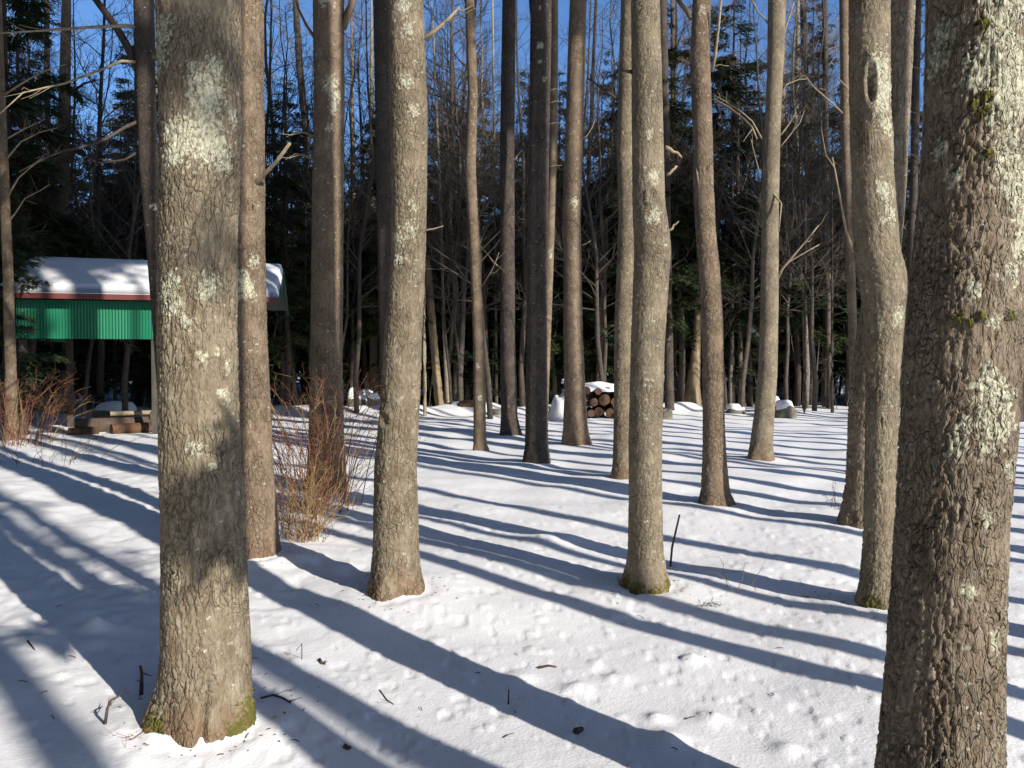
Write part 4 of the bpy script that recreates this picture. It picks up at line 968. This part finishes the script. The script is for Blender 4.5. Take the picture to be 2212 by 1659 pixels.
# ------------------------------------------------------------------ green pole shed
def corr(mb, x0, x1, z0, z1, y, pitch=.062, amp=.011, axis='x'):
    n = int((x1 - x0) / pitch * 4); s = np.linspace(x0, x1, n)
    w = y + amp * np.clip(np.sin((s - x0) / pitch * 2 * math.pi) * 1.6, -1, 1)
    lo, hi = np.zeros((n, 3)), np.zeros((n, 3))
    if axis == 'x': lo[:, 0], lo[:, 1], hi[:, 0], hi[:, 1] = s, w, s, w
    else: lo[:, 1], lo[:, 0], hi[:, 1], hi[:, 0] = s, w, s, w
    lo[:, 2], hi[:, 2] = z0, z1
    i = np.arange(n - 1); mb.add(np.concatenate([lo, hi]), np.stack([i, i + 1, n + i + 1, n + i], -1))

SHED_A = pix(38, 900, 16.8); SHED_YAW = rad(13.0); LX, DY = 4.82, 3.3
shed = thing('pole_shed', (SHED_A[0], 16.8, 0.0), 'open sided green pole shed with red eave board and snowy roof', 'shed', None, SHED_YAW)
for i, (x0, x1) in enumerate(((0.0, 1.88), (1.87, 3.72), (3.71, LX))):
    mb = MB(); corr(mb, x0, x1, 2.14, 2.98, .0 + .004 * i); mb.build('siding_panel', M['green_panel'], shed, False)
for x in (.02, LX - .02):
    if x < 1:
        mb = MB(); corr(mb, .05, DY - .05, 2.14, 2.98, x, axis='y'); mb.build('side_panel', M['green_panel'], shed, False)
    mb = MB(); n = 9; yy = np.linspace(.05, DY - .05, n); zt = 3.0 + .9 * (1 - np.abs(yy - DY / 2) / (DY / 2))
    v = np.concatenate([np.stack([yy * 0 + x, yy, yy * 0 + 2.985], 1), np.stack([yy * 0 + x, yy, zt], 1)]); i = np.arange(n - 1)
    mb.add(v, np.stack([i, i + 1, n + i + 1, n + i], -1)); mb.build('gable', M['dark_green'], shed, False)
for x in (.09, 2.75, LX - .09):
    for y in (.10, DY - .10):
        mb = MB(); mb.box((x - .065, y - .065, -.2), (x + .065, y + .065, 2.97)); mb.build('post', M['old_wood'], shed, False)
for y in (.10, DY - .10):
    mb = MB(); mb.box((.0, y - .04, 2.975), (LX, y + .04, 3.06)); mb.build('beam', M['old_wood'], shed, False)
OV, OE, OR = .30, .22, .62
def roof_pt(x, s, lift=0):      # s in 0..1 from front eave to ridge, 1..2 to the back eave
    y = -OV + (DY / 2 + OV) * s if s <= 1 else DY / 2 + (DY / 2 + OV) * (s - 1)
    z = 3.07 + .88 * (s if s <= 1 else 2 - s)
    return (x, y, z + lift)
for s0, s1 in ((0, 1), (1, 2)):
    mb = MB(); a, b, c, d = roof_pt(-OE, s0), roof_pt(LX + OR, s0), roof_pt(LX + OR, s1), roof_pt(-OE, s1)
    v = [a, b, c, d] + [(p[0], p[1], p[2] + .03) for p in (a, b, c, d)]
    mb.add(v, [(0, 3, 2, 1), (4, 5, 6, 7), (0, 1, 5, 4), (1, 2, 6, 5), (2, 3, 7, 6), (3, 0, 4, 7)]); mb.build('roof', M['roof_metal'], shed, False)
mb = MB(); mb.box((-OE, -OV - .03, 2.985), (LX + OR, -OV - .003, 3.10)); mb.build('eave_board', M['red_trim'], shed, False)
for x in (-OE - .03, LX + OR + .004):
    mb = MB()
    for s0, s1 in ((0, 1), (1, 2)):
        p, q = roof_pt(x, s0), roof_pt(x, s1)
        v = [(x, p[1], p[2] - .14), (x, q[1], q[2] - .14), (x, q[1], q[2] + .035), (x, p[1], p[2] + .035)]
        v += [(x + .026, b, c) for (a, b, c) in v]
        mb.add(v, [(0, 1, 2, 3), (7, 6, 5, 4), (0, 4, 5, 1), (2, 6, 7, 3), (0, 3, 7, 4), (1, 5, 6, 2)])
    mb.build('rake_board', M['dark_green'], shed, False)
def roof_snow():
    nx, ns = 90, 44; xs = np.linspace(-OE - .05, LX + OR + .02, nx); ss = np.linspace(-.05, 2.05, ns)
    top = np.zeros((nx, ns, 3)); bot = np.zeros((nx, ns, 3))
    for i, x in enumerate(xs):
        for j, s in enumerate(ss):
            y = -OV - .04 + (DY + 2 * OV + .08) * (s + .05) / 2.1; zr = 3.10 + .88 * (1 - abs(min(max(s, 0), 2) - 1))
            ex = min(x - xs[0], xs[-1] - x); ey = min(s + .05, 2.05 - s) * 1.9
            th = .19 * min(1, (max(ex, 0) / .09)) ** .35 * min(1, (max(ey, 0) / .08)) ** .35
            rid = .05 * math.exp(-((s - 1) / .12) ** 2)
            top[i, j] = (x, y, zr + .004 + th - rid + .05 * (vnoise(np.array([x * .8]), np.array([s * 1.6]), 5)[0]) * min(1, ex / .3)); bot[i, j] = (x, y, zr + .003)
    v = np.concatenate([top.reshape(-1, 3), bot.reshape(-1, 3)])
    i = np.arange(nx - 1)[:, None] * ns; j = np.arange(ns - 1)[None, :]
    q = np.stack([i + j, i + ns + j, i + ns + j + 1, i + j + 1], -1).reshape(-1, 4); N = nx * ns
    qs = [q, q[:, ::-1] + N]
    for e in (np.arange(ns), (nx - 1) * ns + np.arange(ns)): qs.append(np.stack([e[:-1], e[1:], e[1:] + N, e[:-1] + N], -1))
    for e in (np.arange(nx) * ns, np.arange(nx) * ns + ns - 1): qs.append(np.stack([e[:-1], e[1:], e[1:] + N, e[:-1] + N], -1))
    link('snow_cover', make_mesh('snow_cover', v, np.concatenate(qs), np.zeros((0, 3), np.int64), M['snow_clean']), shed)
roof_snow()

# ------------------------------------------------------------------ stones, logs, sticks
def rock(name, px, py, wpx, hpx, label, seed, mat='stone', snow=None, cat='stone', d=None, group=None):
    d = d or depth_of(py); g = np.random.default_rng(seed); p = pix(px, py, d); z0 = gz(p[0], d + .2)
    w, h = wpx / FPX * d / 2, hpx / FPX * d
    nu, nv = 22, 14; U, V = np.meshgrid(np.linspace(0, 2 * math.pi, nu, endpoint=False), np.linspace(-1.25, math.pi / 2, nv))
    n = 1 + .30 * fbm(np.cos(U) * np.cos(V) * 1.4 + seed, np.sin(U) * np.cos(V) * 1.4 + np.sin(V) * 2, seed, octs=3)
    sq = lambda a: np.sign(a) * np.abs(a) ** .75
    v = np.stack([sq(np.cos(U) * np.cos(V)) * w * n, sq(np.sin(U) * np.cos(V)) * w * .9 * n, sq(np.sin(V)) * h * n], -1)
    root = thing(name, (p[0], d + w * .6, z0), label, cat, group)
    i = np.arange(nv - 1)[:, None] * nu; j = np.arange(nu)[None, :]; k = (j + 1) % nu
    q = np.stack([i + j, i + k, i + nu + k, i + nu + j], -1).reshape(-1, 4)
    link('rock', make_mesh('rock', v.reshape(-1, 3), q, np.zeros((0, 3), np.int64), M[mat]), root)
    if snow:
        vs = v.copy(); up = sstep(.35, .8, np.sin(V) + .12 * np.cos(U * 2 + seed)); vs[..., 2] += up * snow * h - (1 - up) * .02; vs[..., :2] *= np.where(up > .1, 1.02, .95)[..., None]
        link('snow_cap', make_mesh('snow_cap', vs.reshape(-1, 3), q, np.zeros((0, 3), np.int64), M['snow_clean']), root)
rock('fieldstone', 785, 888, 40, 32, 'snow capped stone between the bramble bush and the straight sunlit trunk', 1, snow=.35)
rock('fieldstone', 806, 893, 30, 22, 'mossy stone touching the left side of the straight sunlit trunk', 2, snow=.2)
rock('fieldstone', 760, 893, 26, 30, 'dark stone right against the bramble trunk', 3, snow=.2)
rock('fieldstone', 1196, 902, 24, 24, 'small grey stone left of the trunk before the log pile', 4)
rock('fieldstone', 1700, 899, 46, 36, 'round dark boulder just right of the slender branchy trunk', 5, snow=.12)
rock('fieldstone', 1678, 896, 30, 34, 'dark boulder half hidden behind the slender branchy trunk', 6, snow=.15)
rock('fieldstone', 1440, 906, 26, 26, 'dark stone right of the wavy olive trunk', 7)
rock('fieldstone', 1592, 892, 40, 14, 'low snow covered stone behind the shadow striped brown trunk', 8, snow=.5)
rock('fieldstone', 1012, 893, 50, 9, 'flat brown rock slab in the snow left of the thin wavy trunk', 9, mat='rust_wood', snow=None)
rock('fieldstone', 1070, 896, 34, 9, 'low dark slab right of the thin wavy trunk', 10)
rock('fieldstone', 1378, 898, 40, 20, 'snowy hump at the right end of the log pile', 12, snow=.5)
rock('fieldstone', 300, 922, 46, 16, 'flat snow topped stone at the back of the shed opening', 13, d=20.5, snow=.4)
rock('fieldstone', 240, 905, 90, 22, 'snow mound behind the shed opening', 14, d=23, snow=.6)

def log_mesh(L, r, seed, mat='log_bark', endmat='wood_end', sides=14):
    g = np.random.default_rng(seed); mb = MB(); th = np.arange(sides) * 2 * math.pi / sides
    rr = r * (1 + .06 * np.cos(th * 2 + seed) + g.normal(0, .02, sides)); yy = np.linspace(0, L, 4)
    v = np.array([[math.cos(t) * q, y, math.sin(t) * q] for y in yy for t, q in zip(th, rr)])
    i = np.arange(3)[:, None] * sides; j = np.arange(sides)[None, :]; k = (j + 1) % sides
    mb.add(v, np.stack([i + j, i + k, i + sides + k, i + sides + j], -1).reshape(-1, 4))
    e = MB()
    for y, flip in ((0 - .004, False), (L + .004, True)):
        vv = np.array([[0, y, 0]] + [[math.cos(t) * q * .93, y, math.sin(t) * q * .93] for t, q in zip(th, rr)])
        t = [[0, m + 1, (m + 1) % sides + 1] if not flip else [0, (m + 1) % sides + 1, m + 1] for m in range(sides)]
        e.add(vv, None, t)
    return mb, e
PILE_D = 22.4
pile = [(1276, 893, .15), (1297, 890, .17), (1318, 892, .16), (1340, 893, .15), (1283, 868, .16), (1306, 865, .18), (1329, 868, .15), (1292, 846, .13), (1316, 843, .15), (1268, 842, .13), (1350, 872, .14), (1256, 890, .15), (1262, 868, .14), (1338, 848, .13)]
rows = {'bottom row': [k for k in pile if k[1] > 885], 'middle row': [k for k in pile if 860 < k[1] <= 885], 'top row': [k for k in pile if k[1] <= 860]}
def hint(k):
    for nm, ks in rows.items():
        if k in ks: return f"{['first', 'second', 'third', 'fourth', 'fifth'][sorted(ks).index(k)]} from the left in the {nm}"
for i, (px, py, r) in enumerate(pile):
    p = pix(px, py, PILE_D); g = random.Random(i)
    o = thing('cut_log', (p[0] + g.uniform(-.035, .035), PILE_D + g.uniform(-.22, .18), p[2] + g.uniform(-.02, .02)), f'round cut log, {hint((px, py, r))} of the snowy pile', 'log', 'cut logs in the snow covered pile', g.uniform(-.12, .12))
    o.rotation_euler[0] = g.uniform(-.06, .06)
    mb, e = log_mesh(1.5, r * g.uniform(.62, 1.02), i); mb.build('bark', M['log_bark'], o); tag(e.build('cut_end', M['wood_end'], o, False), kind='stuff')
def snow_blob(name, cx, cy, z0, lx, ly, h, label, seed, cat='snow'):
    n = 26; X, Y = np.meshgrid(np.linspace(-1, 1, n), np.linspace(-1, 1, n), indexing='ij')
    r = np.hypot(X, Y); z = h * sstep(1.0, .35, r) * (1 + .5 * fbm(X * 1.7 + seed, Y * 1.7, seed, octs=3)) - .05 * (r > .95)
    v = np.stack([X * lx, Y * ly, z], -1).reshape(-1, 3); i = np.arange(n - 1)[:, None] * n; j = np.arange(n - 1)[None, :]
    q = np.stack([i + j, i + n + j, i + n + j + 1, i + j + 1], -1).reshape(-1, 4)
    o = link(name, make_mesh(name, v, q, np.zeros((0, 3), np.int64), M['snow_clean'])); o.location = (cx, cy, z0); tag(o, label, cat)
pp = pix(1298, 838, PILE_D)
snow_blob('snow_mound', pp[0], PILE_D + .85, pp[2] - .06, 1.0, .85, .20, 'snow lying on top of the log pile', 3)
pp = pix(1222, 900, PILE_D)
snow_blob('snow_drift', pp[0], PILE_D + .5, -.02, .60, 1.1, .62, 'white snow drift banked against the left end of the log pile', 6)

def stick(name, pts, rr, mat, label, cat, group=None, twigs=0, seed=0, leaves=0):
    pts = np.asarray(pts, float); base = pts[0].copy(); o = None
    root = thing(name, base, label, cat, group) if (leaves) else None
    mb = MB(); P = pts - base; mb.tube(P, rr, 6); g = np.random.default_rng(seed)
    for k in range(twigs):
        u = g.uniform(.3, .95) * (len(P) - 1); q = np.array([np.interp(u, np.arange(len(P)), P[:, a]) for a in range(3)])
        dd = unit(g.normal(0, 1, 3) + unit(P[-1] - P[0])); ln = np.linalg.norm(P[-1] - P[0]) * g.uniform(.2, .45)
        mb.tube(np.array([q, q + dd * ln * .5, q + dd * ln]), np.array([.7, .5, .3]) * np.min(rr), 4, False)
    o = mb.build(name if not leaves else 'stem', M[mat], root)
    if root is None:
        o.location = tuple(base); tag(o, label, cat, group)
    return o
def gp(px, py, dz=0.0):
    d = depth_of(py, 0.0); p = pix(px, py, d); return np.array([p[0], d, gz(p[0], d) + dz])
a = gp(1446, 1217); stick('upright_stick', [a - [0, 0, .1], a + [.02, .0, .15], a + (pix(1468, 1105, a[1]) - pix(1446, 1217, a[1]))], [.009, .009, .007], 'twig_dark', 'dark stick standing upright in the snow right of the wavy olive trunk', 'stick')
for (pl, lab, w, tw) in [
    ([(305, 1478), (306, 1455), (303, 1438)], 'short dark stub stick beside the thick left trunk', .010, 2),
    ([(225, 1552), (232, 1530), (240, 1512), (255, 1505)], 'black curled twig left of the thick trunk foot', .007, 4),
    ([(563, 1488), (590, 1484), (612, 1492), (628, 1503)], 'dark forked twig right of the thick trunk foot', .006, 4),
    ([(1522, 1418), (1528, 1432), (1535, 1445)], 'small curved twig upright in open snow at centre right', .008, 0),
    ([(1163, 1428), (1185, 1424), (1200, 1427)], 'flat brown twig lying in sunlit snow near the centre', .008, 2),
    ([(820, 1470), (835, 1490), (850, 1500)], 'thin twig in the shadow stripe right of the thick trunk', .004, 1),
    ([(1098, 1507), (1099, 1490)], 'tiny dark twig poking up in the broad shadow stripe', .006, 0),
    ([(1243, 1575), (1258, 1568)], 'dark leaf like scrap in the widest shadow stripe at the bottom', .016, 1),
    ([(820, 1653), (848, 1648)], 'straight twig at the bottom edge left of centre', .007, 0),
    ([(745, 1586), (752, 1590), (757, 1588)], 'dark bark chip on sunlit snow near the bottom', .011, 0),
    ([(690, 1405), (696, 1412), (702, 1410)], 'dark needle tuft on the snow right of the thick trunk', .010, 6),
    ([(60, 1382), (75, 1395)], 'thin twig in the lower left shadow', .006, 0),
    ([(640, 1405), (652, 1390), (652, 1430)], 'hair thin curved stem right of the thick trunk', .003, 0)]:
    pts = [gp(x, y, w * .6) for x, y in pl]
    if 'upright' in lab or 'poking' in lab or 'stub' in lab or 'curled' in lab or 'hair' in lab:
        d = gp(*pl[0])[1]; pts = [pix(x, y, d) for x, y in pl]; 
        if pl[-1][1] > pl[0][1]: pts = pts[::-1]
        pts[0] = pts[0] - np.array([0, 0, .05]); 
    stick('fallen_twig', pts, np.linspace(w, w * .6, len(pts)), 'twig_dark', lab, 'twig', None, tw, len(lab))
g = random.Random(4)
for i in range(45):
    px = g.uniform(20, 2180); py = 1659 - 520 * g.random() ** .8
    p = gp(px, py, .004); a = g.uniform(0, 3.14); ln = g.uniform(.02, .06); d = np.array([math.cos(a), math.sin(a), 0]) * ln
    q = p + d; q[2] = gz(q[0], q[1]) + .006
    stick('fallen_twig', [p, (p + q) / 2 + [0, 0, .004], q], [.002, .002, .0015], 'twig_dark', 'tiny dark twig scrap scattered on the foreground snow', 'twig', 'twig scraps on the snow')
# evergreen sprig on the snow
p = gp(1532, 1312, .01); mb = MB(); gg = np.random.default_rng(2); m = 60
u = gg.uniform(-.07, .07, m); P = np.stack([u, gg.normal(0, .012, m), gg.uniform(0, .02, m)], 1)
dd = np.stack([gg.normal(.5, .5, m), gg.normal(0, .6, m), gg.uniform(-.05, .3, m)], 1); dd /= np.linalg.norm(dd, axis=1)[:, None]
blades(mb, P, dd, gg.uniform(.02, .05, m), np.full(m, .006)); o = mb.build('needle_sprig', M['spruce'], None, False); o.location = tuple(p); tag(o, 'green evergreen sprig lying on snow right of the wavy olive trunk', 'sprig')

# logs and lumber under the shed
for i, (x, y, z, L, r, rz, mat, lab) in enumerate([
    (.9, .75, .16, 2.6, .17, -1.25, 'log_bark', 'dark log lying under the shed, left one'),
    (1.75, .40, .10, 1.0, .12, -1.0, 'rust_wood', 'orange brown rotten log in front under the shed'),
    (.9, .30, .06, .6, .10, -1.15, 'rust_wood', 'smaller orange brown log at the left under the shed'),
    (2.4, 1.3, .30, 2.4, .20, -1.45, 'log_bark', 'large dark log at the back of the shed floor'),
    (1.6, .9, .42, 1.9, .06, -1.15, 'dead_wood', 'pale pole lying across the logs under the shed'),
    (3.2, .9, .18, 2.0, .18, -1.5, 'log_bark', 'dark log hidden behind the thick left trunk')]):
    c, s = math.cos(SHED_YAW), math.sin(SHED_YAW); wx, wy = SHED_A[0] + x * c - y * s, 16.8 + x * s + y * c
    o = thing('stored_log', (wx, wy, gz(wx, wy) + z), lab, 'log', None, SHED_YAW + rz)
    mb, e = log_mesh(L, r, 40 + i, mat); mb.build('bark', M[mat], o); tag(e.build('cut_end', M['wood_end'], o, False), kind='stuff')

# fallen and leaning logs in the woods
def snowy_log(pa, pb, d0, d1, r, label):
    a, b = pix(*pa, d0), pix(*pb, d1); root = thing('fallen_log', a, label, 'log'); mb = MB(); t = np.linspace(0, 1, 8)[:, None]
    P = (b - a) * t; mb.tube(P, np.linspace(r, r * .7, 8), 9); mb.build('bark', M['log_bark'], root)
    sn = MB(); sn.tube(P + [0, 0, r * .75], np.linspace(r * .75, r * .5, 8) * np.random.default_rng(int(pa[0])).uniform(.7, 1.1, 8), 8); sn.build('snow_cover', M['snow_clean'], root)
snowy_log((1566, 686), (1662, 752), 30, 29, .24, 'snow covered log leaning down through the right woods')
snowy_log((1566, 765), (1600, 772), 31, 31, .12, 'short snowy fallen stem below the leaning log')
snowy_log((1725, 800), (1800, 797), 33, 34, .13, 'horizontal fallen log in the right woods')
snowy_log((1640, 845), (1560, 838), 31, 32, .12, 'snowy fallen stem low behind the shadow striped trunk')

# ------------------------------------------------------------------ shrubs
def shrub(px, d, n, spread, height, mat, label, seed, arch=.5, base_r=.25, lean=(0, 0), tw=4, r=.005):
    g = np.random.default_rng(seed); p = pix(px, 800, d); root = thing('dry_shrub', (p[0], d, gz(p[0], d) - .02), label, 'shrub')
    for i in range(n):
        a = g.uniform(0, 6.283); b0 = np.array([math.cos(a), math.sin(a), 0]) * base_r * g.random() ** .6
        az = a + g.normal(0, .7); out = spread * g.uniform(.25, 1.0); h = height * g.uniform(.45, 1.05)
        s = np.linspace(0, 1, 8); d_ = np.array([math.cos(az), math.sin(az), 0]) + np.array([lean[0], lean[1], 0])
        ar = g.uniform(.4, 1.3) * arch
        P = b0 + (d_ * out)[None] * (s ** 1.4)[:, None] + np.array([0, 0, 1.0]) * (h * (s * (1 + ar) - ar * s ** 2.4) / 1.0)[:, None] * .8 + np.cumsum(g.normal(0, .024, (8, 3)), 0)
        mb = MB(); mb.tube(P, np.linspace(r * g.uniform(.8, 1.3), r * .35, 8), 4, False)
        for k in range(tw):
            u = g.uniform(.3, .95) * 7; q = np.array([np.interp(u, np.arange(8), P[:, c]) for c in range(3)])
            dd = unit(g.normal(0, .8, 3) + unit(P[-1] - P[3]) + [0, 0, .2]); ln = g.uniform(.1, .38) * height * .5
            Q = np.array([q, q + dd * ln * .5 + g.normal(0, .015, 3), q + dd * ln + g.normal(0, .02, 3)])
            mb.tube(Q, np.array([.55, .4, .22]) * r, 3, False)
            for m_ in range(2):
                q2 = Q[1] + (Q[2] - Q[1]) * g.random(); d2 = unit(dd + g.normal(0, .7, 3)) * ln * .5
                mb.tube(np.array([q2, q2 + d2 * .5, q2 + d2]), np.array([.3, .25, .15]) * r, 3, False)
        mb.build('cane', M[mat if g.random() < .75 else ('cane_tan' if mat == 'cane_red' else 'cane_red')], root)
shrub(688, 8.5, 85, .95, 1.75, 'cane_red', 'reddish bramble bush wrapped around the foot of the brown trunk', 1, arch=.8, base_r=.42, tw=6, r=.0046)
shrub(648, 6.9, 80, .55, .85, 'cane_tan', 'tan twiggy bush in front of the reddish bramble, right of the brown trunk', 2, arch=.25, base_r=.20, tw=6, r=.0036)
shrub(28, 15.0, 75, 1.1, 1.7, 'cane_red', 'brown tangled dry bush at the left edge before the shed', 3, arch=.6, base_r=.7, tw=5, r=.006)
shrub(95, 12.4, 26, .9, .7, 'twig_dark', 'low dark twiggy bush on the snow at the left edge', 4, arch=.4, base_r=.8, tw=5, r=.004)
shrub(1810, 8.4, 9, .25, .3, 'twig_dark', 'little sprig of dark weeds left of the dark leaning trunk foot', 5, arch=.3, base_r=.1, tw=4, r=.003)
shrub(1610, 5.35, 5, .35, .22, 'cane_tan', 'few fine bent grass stems right of the upright stick', 6, arch=.6, base_r=.12, tw=0, r=.0018)
shrub(372, 3.35, 7, .12, .16, 'leaf_dry', 'tiny dry weeds in the snow at the thick left trunk foot', 7, arch=.4, base_r=.1, tw=3, r=.0022)

def bark_litter():
    g = np.random.default_rng(12); mb = MB()
    for key, n in (('A', 40), ('B', 25), ('C', 45), ('L', 45), ('P', 40), ('N', 30), ('J', 20), ('O', 20)):
        T = TREES[key]; bx, by, _ = T['base']
        a = g.uniform(0, 6.283, n); rr = T['r0'] * 1.15 + np.abs(g.normal(0, .16, n)); x, y = bx + rr * np.cos(a), by + rr * np.sin(a)
        z = ground(x, y) + .003
        for i in range(n):
            b = g.uniform(0, 6.28); l, w = g.uniform(.004, .016), g.uniform(.002, .006); c, s_ = math.cos(b), math.sin(b); h = g.uniform(.002, .005)
            mb.add([(x[i] - c * l, y[i] - s_ * l, z[i]), (x[i] + s_ * w, y[i] - c * w, z[i]), (x[i] + c * l, y[i] + s_ * l, z[i]), (x[i] - s_ * w, y[i] + c * w, z[i]), (x[i], y[i], z[i] + h)], None, [(0, 1, 4), (1, 2, 4), (2, 3, 4), (3, 0, 4)])
    tag(mb.build('bark_litter', M['log_bark'], None, False), 'crumbs of bark and needles on the snow round the trunk feet', None, None, 'stuff')
bark_litter()
def far_evergreens():
    g = np.random.default_rng(6); V, Q, off = [], [], 0
    kinds = []
    for s, h, L, n in ((41, 12, 2.6, 44), (42, 8, 2.2, 40), (43, 14, 2.8, 46)):
        tb, nb_ = conifer(s, h, .12, L, n, .4, .04, .36, .1, (.1, .55), 2.0)
        v, q, t = nb_.arrays(); kinds.append((v, q))
    for i in range(110):
        az = rad(g.uniform(-44, 44)); d = g.uniform(60, 120)
        v, q = kinds[g.integers(0, 3)]; a = g.uniform(0, 6.28); c, s_ = math.cos(a), math.sin(a); k = g.uniform(.7, 1.2)
        w = np.stack([(v[:, 0] * c - v[:, 1] * s_) * k * 1.1 + math.sin(az) * d, (v[:, 0] * s_ + v[:, 1] * c) * k * 1.1 + math.cos(az) * d, v[:, 2] * k], 1)
        V.append(w); Q.append(q + off); off += len(v)
    o = link('far_evergreens', make_mesh('far_evergreens', np.concatenate(V), np.concatenate(Q), np.zeros((0, 3), np.int64), M['spruce'], False))
    tag(o, 'far dark evergreens mixed into the woods that close the view', None, None, 'stuff')
far_evergreens()
import sys
if 0:
    L_ = sorted(((sum(len(p.vertices) - 2 for p in me.polygons), me.name) for me in bpy.data.meshes), reverse=True)[:40]
    print('TOP', L_)
if 0: print('TRIS', sum(sum(len(p.vertices) - 2 for p in me.polygons) for me in bpy.data.meshes), len(bpy.data.objects))
